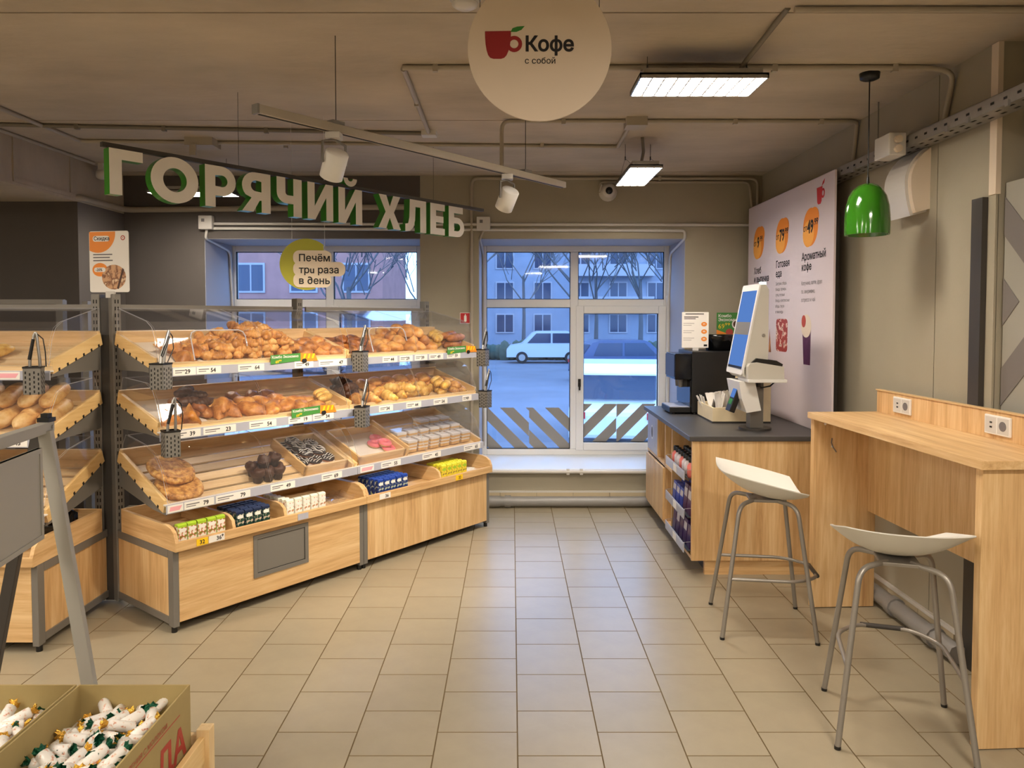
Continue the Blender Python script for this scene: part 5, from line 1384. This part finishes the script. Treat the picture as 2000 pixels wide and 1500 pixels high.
# coffee machine
cm = thing('coffee_machine', 'black bean-to-cup coffee machine on the counter by the window', 'coffee machine', (1.31, 5.39, CZ))
BX(0, 0, .015, .42, .45, .462).build('body', 'black', cm, .006)
BX(-.12, .02, .255, .005, .33, .445).build('head', 'black_gloss', cm, .006)
BX(-.132, .05, .275, -.119, .30, .435).build('touch_screen', 'screen_dim', cm, .002)
BX(-.012, .012, .06, .0, .44, .25).build('backplate', 'black_gloss', cm)
for y in (.10, .20): MB().cyl((-.06, y, .255), (-.06, y, .195), .022, .016, 12).build('spout', 'steel_grey', cm)
BX(-.05, .10, .195, -.005, .22, .255).build('spout_block', 'steel_dark', cm, .003)
BX(-.155, .03, .012, .0, .32, .052).build('drip_tray', 'black', cm, .004)
BX(-.15, .035, .052, -.005, .315, .056).build('drip_grid', 'rail_grey', cm)
for x_, y in ((-.12, .06), (-.12, .28), (.38, .03), (.38, .41), (.03, .03)): MB().cyl((x_, y, 0), (x_, y, .016), .015, n=10).build('foot', 'black', cm)
m = MB(); m.lathe([(.0, .0), (.10, 0), (.13, .10), (.13, .12), (0, .12)], 16, 0, T((.26, .22, .462))); m.build('bean_hopper', 'black_gloss', cm)
# menu card on the machine
mc = thing('menu_card', 'cream menu card with orange price dots standing on the coffee machine', 'card', (1.365, 5.52, CZ+.465), -.08)
m = MB(); m.prism(rrect(-.10, .02, .095, .285, .004), -.003, 0, MZ); m.build('card', 'white_paper', mc)
BX(-.02, -.012, 0, .02, .01, .022).build('clip', 'pvc', mc)
for i in range(3):
    m = MB(); m.prism(disc_poly(.062, .195-.055*i, .021, .017), .0001, .0006, MZ); m.build('price_dot', 'orange', mc)
    text('99', .018, 'white_paper', MZ @ T((.052, .189-.055*i, .0008)), mc)
    for j in range(2): BX(-.09, -.0006, .20-.055*i-.014*j, -.01-.02*j, -.0001, .2025-.055*i-.014*j).build('small_print', 'ink_soft', mc)
BX(-.075, -.0006, .268, .06, -.0001, .274).build('headline', 'ink', mc); BX(-.085, -.0006, .245, .02, -.0001, .251).build('headline', 'ink', mc); BX(-.085, -.0006, .233, 0, -.0001, .238).build('headline', 'ink', mc); BX(.06, -.0006, .03, .085, -.0001, .045).build('mark', 'ink', mc)
# combo poster on the back wall
cp_ = thing('combo_poster', 'green and orange combo offer poster on the back wall behind the machine', 'poster', (1.79, 6.097, 1.445))
m = MB(); m.prism([(-.11, -.145), (.11, -.145), (.11, .15), (-.11, .15)], -.001, .0005, MZ); m.build('sheet', 'promo_green', cp_)
m = MB(); m.prism([(-.11, -.145), (.11, -.145), (.11, .005), (.0, -.03), (-.11, .01)], .0005, .001, MZ); m.build('orange_field', 'orange', cp_)
text('Комбо', .034, 'white_paper', MZ @ T((-.098, .112, .0014)), cp_, bold=.02); text('Экономно', .034, 'white_paper', MZ @ T((-.098, .080, .0014)), cp_, bold=.02)
text('69⁹⁹', .054, 'yellow_tag', MZ @ T((-.098, .020, .0014)), cp_, bold=.0); text('99⁹⁹', .054, 'red_print', MZ @ T((-.098, -.105, .0014)), cp_, bold=.0)
m = MB(); m.prism(disc_poly(.05, .055, .035, .038), .0005, .0012, MZ); m.build('cup_print', 'white_paper', cp_); m = MB(); m.prism(disc_poly(.05, .055, .025, .028), .0012, .0016, MZ); m.build('coffee_print', 'choc', cp_)
m = MB(); m.prism(disc_poly(-.005, -.01, .03, .028), .001, .0015, MZ); m.build('bun_print', 'red_print', cp_)
# menu banner
bn = thing('menu_banner', 'tall pale banner board with three orange price circles behind the counter', 'banner', (1.90, 0, 0))
BX(0, 4.40, CZ+.002, .012, 5.99, 2.425).build('board', 'banner', bn)
BX(.012, 4.55, CZ+.002, .10, 4.60, 2.2).build('support_strut', 'steel_dark', bn); BX(.012, 5.75, CZ+.002, .10, 5.80, 2.2).build('support_strut', 'steel_dark', bn)
MBn = frame((0, 0, 0), (0, -1, 0), (0, 0, 1))      # text plane facing -x: poly (-y, z)
def bp(y, z): return (-y, z)
for (y, tx, w_) in ((5.74, '9', 'от'), (5.248, '79', 'от'), (4.75, '49', 'от')):
    m = MB(); m.prism(disc_poly(-y, 2.13, .118, .122, 30), .0002, .001, MBn); m.prism(disc_poly(-y+.055, 2.185, .075, .065, 20), .0002, .0011, MBn); co = m.build('price_circle', 'orange', bn)
    m = MB(); m.prism(disc_poly(-y-.03, 2.09, .09, .085, 24), .001, .0014, MBn); m.build('circle_shade', 'orange_light', co)
    text('от', .058, 'ink', MBn @ T((-y-.112, 2.11, .0018)), co, 'price_lettering', .01)
    text(tx, .112, 'ink', MBn @ T((-y-.045 if len(tx) > 1 else -y-.03, 2.095, .0018)), co, 'price_lettering', .035, sx=.85)
    text('99', .06, 'ink', MBn @ T((-y+.062 if len(tx) > 1 else -y+.032, 2.135, .0018)), co, 'price_lettering', .02)
for (y, z, a, b) in ((5.84, 1.893, 'Хлеб', 'и выпечка'), (5.36, 1.91, 'Готовая', 'еда'), (4.885, 1.925, 'Ароматный', 'кофе')):
    text(a, .068, 'ink', MBn @ T((-y, z, .0006)), bn, 'heading', .025, sx=1.0); text(b, .068, 'ink', MBn @ T((-y, z-.066, .0006)), bn, 'heading', .025, sx=1.0)
BL = {5.36: ('Завтраки, обеды,', 'блюда, гарниры,', 'супы, готовые', 'блюда, комплексные', 'обеды, смузи', 'и лимонады'), 4.885: ('Капучино, латте, фрап', 'пэ, американо,', 'эспрессо и чай')}
for y, ls in BL.items():
    for i, l in enumerate(ls): text(l, .031 if y > 5 else .036, 'ink_soft', MBn @ T((-y, 1.785-.040*i if y > 5 else 1.765-.054*i, .0006)), bn, 'small_print', .0, sx=.85)
spots('meat_photo', (160, 60, 54), (240, 214, 196), 26, .52, .6, .5, (80, 24, 24))
m = MB(); m.prism(rrect(-5.34, 1.315, -5.12, 1.545, .03), .0002, .0008, MBn); m.build('food_print', 'meat_photo', bn)
m = MB(); m.prism([(-4.86, 1.50), (-4.72, 1.50), (-4.725, 1.25), (-4.83, 1.25)], .0002, .0008, MBn); m.build('glass_print', 'pack_plum', bn)
m = MB(); m.prism(disc_poly(-4.795, 1.50, .082, .075), .0008, .0012, MBn); m.build('foam_print', 'cream', bn); m = MB(); m.prism(disc_poly(-4.835, 1.53, .035, .04), .0012, .0016, MBn); m.build('syrup_print', 'red_print', bn)
m = MB(); m.prism([(-5.49, 1.30), (-5.44, 1.30), (-5.475, 1.47)], .0002, .0008, MBn); m.build('pizza_print', 'crust_dark', bn)
m = MB(); m.prism([(-4.66, 2.36), (-4.575, 2.36), (-4.585, 2.27), (-4.60, 2.255), (-4.635, 2.255), (-4.65, 2.27)], .0002, .0008, MBn)
cc = [(-4.565+.028*math.cos(2*PI*i/20), 2.315+.03*math.sin(2*PI*i/20)) for i in range(20)]; ci = [(-4.565+.014*math.cos(2*PI*i/20), 2.315+.016*math.sin(2*PI*i/20)) for i in range(20)]
m.add([MBn @ Vector((x, y, .0009)) for x, y in cc+ci], [(i, (i+1) % 20, 20+(i+1) % 20, 20+i) for i in range(20)])
m.prism([(-4.585, 2.36), (-4.57, 2.385), (-4.54, 2.40), (-4.55, 2.375)], .0002, .0008, MBn); m.build('cup_logo', 'red', bn)

# wooden organiser box with napkins
wbx = thing('organiser_box', 'pale wooden organiser box with a taller end compartment on the counter', 'box', (1.345, 4.96, CZ))
BX(0, 0, 0, .39, .40, .012).build('base', 'steel_dark', wbx)
mat('birch', (232, 214, 176), .55, var=.05, vscale=20)
for nm, b_ in (('front_wall', (0, 0, .012, .29, .012, .105)), ('back_wall', (0, .388, .012, .27, .40, .105)), ('left_wall', (0, .012, .012, .012, .388, .105)), ('divider', (.14, .012, .012, .15, .388, .10))):
    BX(*b_).build(nm, 'birch', wbx, .001)
tb = MB(); tb.box(.27, 0, .012, .282, .40, .285); tb.box(.378, 0, .012, .39, .40, .285); tb.box(.282, 0, .012, .378, .012, .285); tb.box(.282, .388, .012, .378, .40, .285); tb.build('tall_compartment', 'birch', wbx)
def napkin(i, x, y, rz, tl):
    m = MB(); n = 7
    vs = []
    for j in range(n):
        for l in range(n):
            a, b = j/(n-1)-.5, l/(n-1)
            vs.append((a*.10, .006*math.sin(a*14+i)+.012*noise.noise(Vector((a*6, b*6, i))), b*.13))
    m.add(vs, [(j*n+l, (j+1)*n+l, (j+1)*n+l+1, j*n+l+1) for j in range(n-1) for l in range(n-1)], 0, True)
    o = m.build('napkin', 'white_paper'); o.matrix_world = T((1.345+x, 4.96+y, CZ+.062)) @ R(rz, 'Z') @ R(tl, 'X'); tag(o, 'white paper napkin fanned out in the wooden organiser box', 'napkin', 'napkins in the organiser box')
for i in range(18): napkin(i, .055+.022*(i % 9), .04+.017*i, .9+.4*math.sin(i*1.7), -.1+.35*math.sin(i*2.3))
for i in range(9):
    m = MB(); m.tube([(0, 0, 0), (.0, .0, .15)], .0035, 6); o = m.build('paper_straw', 'white_paper'); o.matrix_world = T((1.375+.007*(i % 3), 5.20+.013*i, CZ+.014)) @ R(-.25-.05*(i % 4), 'Y') @ R(.2-.05*i, 'X'); tag(o, 'white paper straw fanned at the window side of the organiser box', 'straw', 'paper straws in the organiser box')

# self-service kiosk
ks = thing('self_service_kiosk', 'white self-service ordering kiosk with tall tilted screen on the counter', 'kiosk', (0, 4.71, CZ))
BX(1.50, -.05, .012, 1.585, .03, .36).build('column', 'steel_grey', ks, .004)
MB().cyl((1.545, -.01, 0), (1.545, -.01, .014), .10, n=28).build('foot_plate', 'steel_dark', ks)
MXs = Matrix(((1,0,0,0), (0,0,1,0), (0,1,0,0), (0,0,0,1)))   # poly (x,z) extruded along y
zb, zt = 1.205-CZ, 1.755-CZ
m = MB(); m.prism([(1.418, zb), (1.522, zt), (1.555, zt+.003), (1.575, zt-.03), (1.575, zb-.02), (1.45, zb-.03)], -.15, .17, MXs); m.build('screen_housing', 'kiosk_side', ks, .004)
Mk = frame((1.418, .17, zb), (0, -1, 0), (.104, 0, .55))   # screen plane facing -x
m = MB(); m.prism(rrect(-.004, -.006, .324, .566, .015), -.004, .006, Mk); m.build('screen_bezel', 'kiosk', ks)
m = MB(); m.prism([(.02, .03), (.30, .03), (.30, .525), (.02, .525)], .006, .0075, Mk); so = m.build('screen', 'screen_blue', ks)
m = MB(); m.prism([(.02, .245), (.30, .245), (.30, .325), (.02, .325)], .0075, .0082, Mk); m.build('screen_band', 'steel_grey', so)
m = MB(); m.prism([(.02, .03), (.30, .03), (.30, .045), (.02, .045)], .0075, .0082, Mk); m.build('screen_bar', 'black', so)
BX(1.525, -.148, zt, 1.56, -.115, zt+.018).build('status_light', 'status_light', ks, .002)
MB().cyl((1.545, -.151, 1.445-CZ), (1.545, -.156, 1.445-CZ), .010, n=12).build('lock', 'galvanised', ks)
m = MB(); m.prism([(1.437, 1.175-CZ), (1.437, 1.255-CZ), (1.45, 1.275-CZ), (1.50, 1.28-CZ), (1.655, 1.255-CZ), (1.66, 1.175-CZ)], -.20, -.02, MXs); m.build('printer_body', 'kiosk_side', ks, .004)
BX(1.435, -.215, 1.158-CZ, 1.672, 0, 1.178-CZ).build('shelf_plate', 'kiosk', ks, .003)
m = MB(); m.prism([(1.468, 1.277-CZ), (1.50, 1.305-CZ), (1.62, 1.29-CZ), (1.66, 1.268-CZ), (1.655, 1.252-CZ), (1.56, 1.262-CZ), (1.50, 1.28-CZ)], -.17, -.03, MXs); m.build('printer_lid', 'black', ks)
m = MB(); m.box(1.432, -.15, 1.20-CZ, 1.4365, -.08, 1.25-CZ); m.build('scanner_window', 'black_gloss', ks)
m = MB(); m.prism([(1.40, 1.16-CZ), (1.50, 1.16-CZ), (1.54, .98-CZ), (1.45, .965-CZ), (1.42, 1.05-CZ)], -.14, .12, MXs); m.build('cradle', 'kiosk', ks, .004)
Mt = T((1.412, -.03, 1.055-CZ)) @ R(.35, 'Y')
m = MB(); m.box(-.018, -.045, -.10, .018, .045, .09, 0, Mt); to = m.build('payment_terminal', 'black', ks, .004)
m = MB(); m.box(-.0195, -.036, -.01, -.018, .036, .07, 0, Mt); m.build('terminal_screen', 'screen_blue', to)
m = MB(); m.box(-.0197, -.03, -.055, -.018, .03, -.02, 0, Mt); m.build('terminal_label', 'leaf_green', to)
MB().tube([(1.53, -.12, 1.158-CZ), (1.54, -.13, 1.12-CZ), (1.60, -.12, 1.13-CZ), (1.64, -.1, 1.158-CZ)], .005, 6).build('cable', 'black', ks)
MB().box(1.52, -.14, 1.125-CZ, 1.535, -.10, 1.158-CZ).build('cable_clamp', 'black', ks)
# ================================================================== BAR TABLE
TB = thing('bar_table', 'high oak bar table with upstand along the right wall', 'table', (1.60, 3.955, 0), math.radians(-2.6))
TL = 1.345
TB.rotation_euler = (0, 0, math.radians(2.9))
BX(-.018, -TL-.02, 1.018, .388, .005, 1.05).build('table_top', 'oak_y', TB, .002)
BX(0, -.036, 0.004, .342, 0, 1.018).build('end_panel', 'oak_z', TB, .0015)
BX(0, -TL, 0.004, .342, -TL+.036, 1.018).build('end_panel', 'oak_z', TB, .0015)
BX(.30, -TL+.036, .522, .318, -.036, 1.018).build('modesty_panel', 'oak_z', TB)
BX(.360, -TL-.02, 1.05, .378, .0, 1.168).build('upstand', 'oak_z', TB, .0015)
BX(.354, -TL-.02, 1.166, .380, .004, 1.172).build('upstand_edge', 'edge_band', TB)
MB().cyl((.10, -.036, .87), (.10, -.040, .87), .006, n=10).build('screw_cap', 'white', TB)
MB().cyl((.06, -.036, .99), (.06, -.040, .99), .006, n=10).build('screw_cap', 'white', TB)
MB().tube([(.098, -.039, .915), (.094, -.041, .89), (.104, -.041, .865), (.122, -.039, .84)], .003, 5).build('cable_end', 'ink_soft', TB)
def outlet(label, y):
    o = thing('power_outlet', label, 'socket', TB.matrix_basis @ Vector((.360, y, 1.11)), math.radians(2.9))
    BX(-.010, -.075, -.04, 0, .075, .04).build('plate', 'white', o, .003)
    for yy in (-.036, .036): BX(-.0112, yy-.032, -.033, -.010, yy+.032, .033).build('module', 'pvc', o)
    m = MB(); m.cyl((-.0112, -.036, 0), (-.0125, -.036, 0), .02, n=18); m.build('socket_well', 'ink_soft', o)
    m = MB(); m.box(-.0122, .026, .006, -.0112, .040, .013); m.box(-.0122, .026, -.013, -.0112, .040, -.006); m.build('usb_ports', 'black', o)
TB.matrix_basis = T((1.60, 3.955, 0)) @ R(math.radians(2.9), 'Z')
outlet('white double power outlet on the upstand near the far end of the bar table', -.245)
outlet('white double power outlet on the upstand near the viewer end of the bar table', -.93)

# ================================================================== STOOLS
def stool(label, loc, rz, hub=.0):
    s = thing('bar_stool', label, 'stool', loc, rz, None)
    # local: +x front, shell centre over origin
    def P(a, b, off=0.0):
        x = -.208+.380*b+.016*(1-a*a)*(2*b-1)
        y = a*.228*(1-.10*abs(2*b-1)**3)
        rim = .808-.082*b-.012*a*a*b
        cen = .646+.150*(max(0, 1-b*1.02))**2.6+.022*b**4
        k_ = abs(a)**2.3
        return Vector((x, y, cen+(rim-cen)*k_ - off))
    n = 22; m = MB()
    top = [P(-1+2*i/n, j/n) for j in range(n+1) for i in range(n+1)]
    bot = []
    for j in range(n+1):
        for i in range(n+1):
            e = min(i, n-i, j, n-j)
            bot.append(P(-1+2*i/n, j/n, .0045+.004*min(1, e/3)))
    N = n+1
    m.add(top, [(j*N+i, j*N+i+1, (j+1)*N+i+1, (j+1)*N+i) for j in range(n) for i in range(n)], 0, True)
    m.add(bot, [(j*N+i, (j+1)*N+i, (j+1)*N+i+1, j*N+i+1) for j in range(n) for i in range(n)], 0, True)
    border = [(i, 0) for i in range(n)]+[(n, j) for j in range(n)]+[(n-i, n) for i in range(n)]+[(0, n-j) for j in range(n)]
    ed = [P(-1+2*i/n, j/n) for i, j in border]; eb = [P(-1+2*i/n, j/n, .0045) for i, j in border]; K = len(border)
    m.add(ed+eb, [(i, K+i, K+(i+1) % K, (i+1) % K) for i in range(K)], 0, True)
    m.build('seat_shell', 'stool_white', s)
    # four legs, each bent inward under the shell
    for x0_, x1_, xc_ in ((-.225, -.138, -.045), (.215, .132, .045)):
        for sg_ in (-1, 1):
            MB().tube(bend([(x0_, sg_*.222, .006), (x1_, sg_*.146, .638), (xc_, sg_*.040, .645)], .075, 7), .0108, 10).build('leg', 'stool_metal', s)
            MB().cyl((x0_, sg_*.222, 0), (x0_, sg_*.222, .012), .0118, n=10).build('foot_cap', 'black', s)
    BX(-.075, -.07, .636, .075, .07, .650).build('seat_support', 'stool_metal', s, .003)
    def leg_at(z, front, sg_):
        t = z/.638; x0, x1 = (.215, .132) if front else (-.225, -.138)
        return (x0+(x1-x0)*t, sg_*(.222+(.146-.222)*t), z)
    z1 = .285
    bl, br_ = leg_at(z1, False, 1), leg_at(z1, False, -1)
    pts = bend([bl, (.13, bl[1]-.0, z1), (.245, .10, z1), (.245, -.10, z1), (.13, br_[1], z1), br_], .06, 5)
    fr = MB().tube(pts, .0085, 8).build('footrest', 'stool_metal', s)
    MB().tube([(.245, .085, z1), (.245, -.085, z1)], .0105, 8).build('footrest_sleeve', 'steel_dark', fr)
    return s
stool('white shell bar stool with steel legs standing before the coffee counter end', (1.27, 3.722, 0), math.radians(-8))
stool('white shell bar stool with steel legs nearest the viewer, seen from behind', (1.452, 2.772, 0), math.radians(73))

# ================================================================== FOREGROUND LEFT
ez = thing('display_easel', 'grey metal A-frame display easel at the left edge', 'easel', (0, 0, 0))
E0 = Vector((-1.575, 2.50, 1.185)); E1 = Vector((-1.36, 1.30, 1.185)); dl = (E1-E0).normalized(); sd = Vector((-dl.y, dl.x, 0)); sd = sd if sd.x > 0 else -sd
def beam_(a, b, w_, h_, name, m_, up=None):
    a, b = Vector(a), Vector(b); d = (b-a); L = d.length; d.normalize(); up = up or dl
    x = (up-d*up.dot(d)).normalized(); y = d.cross(x)
    M = Matrix(((x.x, y.x, d.x, a.x), (x.y, y.y, d.y, a.y), (x.z, y.z, d.z, a.z), (0, 0, 0, 1)))
    mb = MB(); mb.box(-w_/2, -h_/2, 0, w_/2, h_/2, L, 0, M); return mb.build(name, m_, ez, .002)
beam_(E0-dl*.02, E1, .035, .035, 'top_bar', 'easel_grey', Vector((0, 0, 1)))
for k_, e in enumerate((E0, E1)):
    off = dl*(.03 if k_ == 0 else -.03)
    beam_(e+off+sd*.008+Vector((0, 0, -.01)), e+off+sd*.168+Vector((0, 0, -1.183)), .030, .042, 'leg', 'easel_grey')
    beam_(e+off-sd*.012+Vector((0, 0, -.01)), e+off-sd*.24+Vector((0, 0, -1.183)), .030, .035, 'leg', 'steel_dark')
b_ = MB(); c0 = E0; b_.box(-.02, -.02, .018, .02, .02, .032, 0, T(c0)); b_.build('cap', 'black', ez)
BX(-.012, -.012, 0, .012, .012, .018, 0, T(E0+Vector((0, 0, .028)))).build('clamp', 'black', ez)
MB().cyl(E0+sd*.017-dl*.0, E0+sd*.022, .007, n=8).build('bolt', 'galvanised', ez)
def panel_(a, b, z0, z1, off, nm, m_, fr):
    A = a+sd*off; B = b+sd*off; M = frame((A.x, A.y, 0), B-A, (0, 0, 1)); L = (B-A).length
    mb = MB(); mb.box(0, z0, -.006, L, z1, .006, 0, M); po = mb.build(nm, m_, ez)
    if fr:
        f = MB(); w_ = .016
        f.box(0, z0, -.009, w_, z1, .009, 0, M); f.box(L-w_, z0, -.009, L, z1, .009, 0, M); f.box(w_, z0, -.009, L-w_, z0+w_, .009, 0, M); f.box(w_, z1-w_, -.009, L-w_, z1, .009, 0, M)
        f.build('panel_frame', 'easel_grey', po)
panel_(E0+dl*.13, E1-dl*.06, .84, 1.135, .03, 'back_plate', 'easel_grey', True)

# pine crate with two cardboard boxes of candy
cr = thing('pine_crate', 'pale pine crate holding the cardboard candy boxes in the foreground', 'crate', (0, 0, 0))
def cb_(x0, y0, z0, x1, y1, z1, nm='board', m_='pine_y'): return BX(x0, y0, z0, x1, y1, z1).build(nm, m_, cr, .002)
wood('pine_z', [(216, 180, 126), (232, 202, 150), (242, 218, 172)], 2, .5)
for (x_, y_) in ((-.912, 2.10), (-1.615, 2.10), (-.912, 1.42), (-1.615, 1.42)): cb_(x_, y_, 0, x_+.038, y_+.038, .365, 'post', 'pine_z')
for z in (.27, .17, .07):
    cb_(-.905, 1.458, z, -.887, 2.10, z+.075); cb_(-1.605, 1.458, z, -1.587, 2.10, z+.075); cb_(-1.577, 2.108, z, -.912, 2.126, z+.075, m_='pine_x')
for i in range(6): cb_(-1.585, 1.46+.108*i, .255, -.907, 1.55+.108*i, .270, 'floor_board', 'pine_x')
def cardboard_box(label, x0, x1, y0, y1, z0, z1, skew=0.0):
    t = thing('cardboard_box', label, 'box', (x0, y0, z0)); W, D, H_ = x1-x0, y1-y0, z1-z0; e = .005
    BX(0, 0, 0, W, D, e).build('bottom', 'cardboard', t)
    BX(0, 0, e, W, e, H_).build('side', 'cardboard', t); BX(0, D-e, e, W, D, H_).build('side', 'cardboard', t)
    BX(0, e, e, e, D-e, H_).build('side', 'cardboard', t); so = BX(W-e, e, e, W, D-e, H_).build('side', 'cardboard', t)
    return t, so, W, D, H_
BX0 = [(-1.572, -1.252), (-1.245, -.926)]
t1, _, _, _, _ = cardboard_box('open cardboard box of candies at the bottom left corner', -1.572, -1.252, 1.55, 2.098, .271, .500)
t2, so, W, D, H_ = cardboard_box('open cardboard box of candies with red print on its side', -1.245, -.926, 1.55, 2.098, .271, .500)
Msd = frame((W+.0004, 0, 0), (0, 1, 0), (0, 0, 1))
text('ОНО ДА', .115, 'red_print', Msd @ T((.05, .055, 0)), so, 'red_lettering', .03)
BX(W, .02, .175, W+.0004, .48, .178).build('print_line', 'red_print', so)
text('ПОТРЕБЛЕНИЯ С МОЛОКОМ', .020, 'red_print', Msd @ T((.12, .183, 0)), so, 'red_lettering', .0)
# candies
def candy_protos():
    b = MB(); n = 12; pts = [(-.033, 0, 0), (-.030, 0, 0), (.030, 0, 0), (.033, 0, 0)]
    b.tube(pts, [.009, .0150, .0150, .009], n); bm2 = b.mesh('candy', 'wrapper')
    for v in bm2.vertices:
        v.co.z *= .8
        v.co += Vector((0, 0, .0012*noise.noise(v.co*180)))
    res = []
    for sgn, m_ in ((1, 'foil_green'), (-1, 'foil_gold')):
        f = MB(); K = 14
        r1 = [(sgn*.033, .007*math.cos(2*PI*i/K), .006*math.sin(2*PI*i/K)) for i in range(K)]
        r2 = [(sgn*(.045+.004*math.sin(i*2.4)), (.014+.003*(i % 2))*math.cos(2*PI*i/K), (.010+.003*(i % 2))*math.sin(2*PI*i/K)) for i in range(K)]
        f.add(r1+r2, [(i, (i+1) % K, K+(i+1) % K, K+i) for i in range(K)], 0, False)
        f.add(r2+[(sgn*.038, 0, 0)], [(i, (i+1) % K, K) for i in range(K)], 0, False)
        res.append(f.mesh('twist_end', m_))
    return bm2, res[0], res[1]
CB, CG, CO = candy_protos()
rc = random.Random(3)
def fill(x0, x1, y0, y1, z, dx, dy, layers, label, group):
    for l in range(layers):
        y = y0+(.5*dy if l else 0)
        while y < y1:
            x = x0+(.5*dx if l else 0)
            while x < x1:
                o = link('candy', CB); o.matrix_world = T((x+rc.uniform(-.012, .012), y+rc.uniform(-.012, .012), z+.017*l+rc.uniform(-.003, .010))) @ R(rc.uniform(0, 6.28), 'Z') @ R(rc.uniform(-.5, .5), 'Y') @ R(rc.uniform(0, 6.28), 'X') @ Matrix.Scale(rc.uniform(1.0, 1.15), 4)
                lb = ('%s, top layer' if l == layers-1 else '%s, under the top layer') % label
                tag(o, lb, 'candy', lb); link('twist_end', CG, o, 0); link('twist_end', CO, o, 0)
                x += dx
            y += dy
fill(-1.185, -.985, 1.66, 2.07, .418, .052, .048, 2, 'twist-wrapped candy in the red printed cardboard box', '')
fill(-1.50, -1.31, 1.86, 2.07, .418, .052, .048, 2, 'twist-wrapped candy in the cardboard box at the corner', '')
for (a, b) in ((-1.238, -.932), (-1.566, -1.258)):
    o = BX(a, 1.557, .277, b, 2.091, .404).build('candy_layer', 'wrapper'); tag(o, 'lower mass of candies filling the %s cardboard box' % ('red printed' if a > -1.25 else 'corner'), 'candies', kind='stuff')
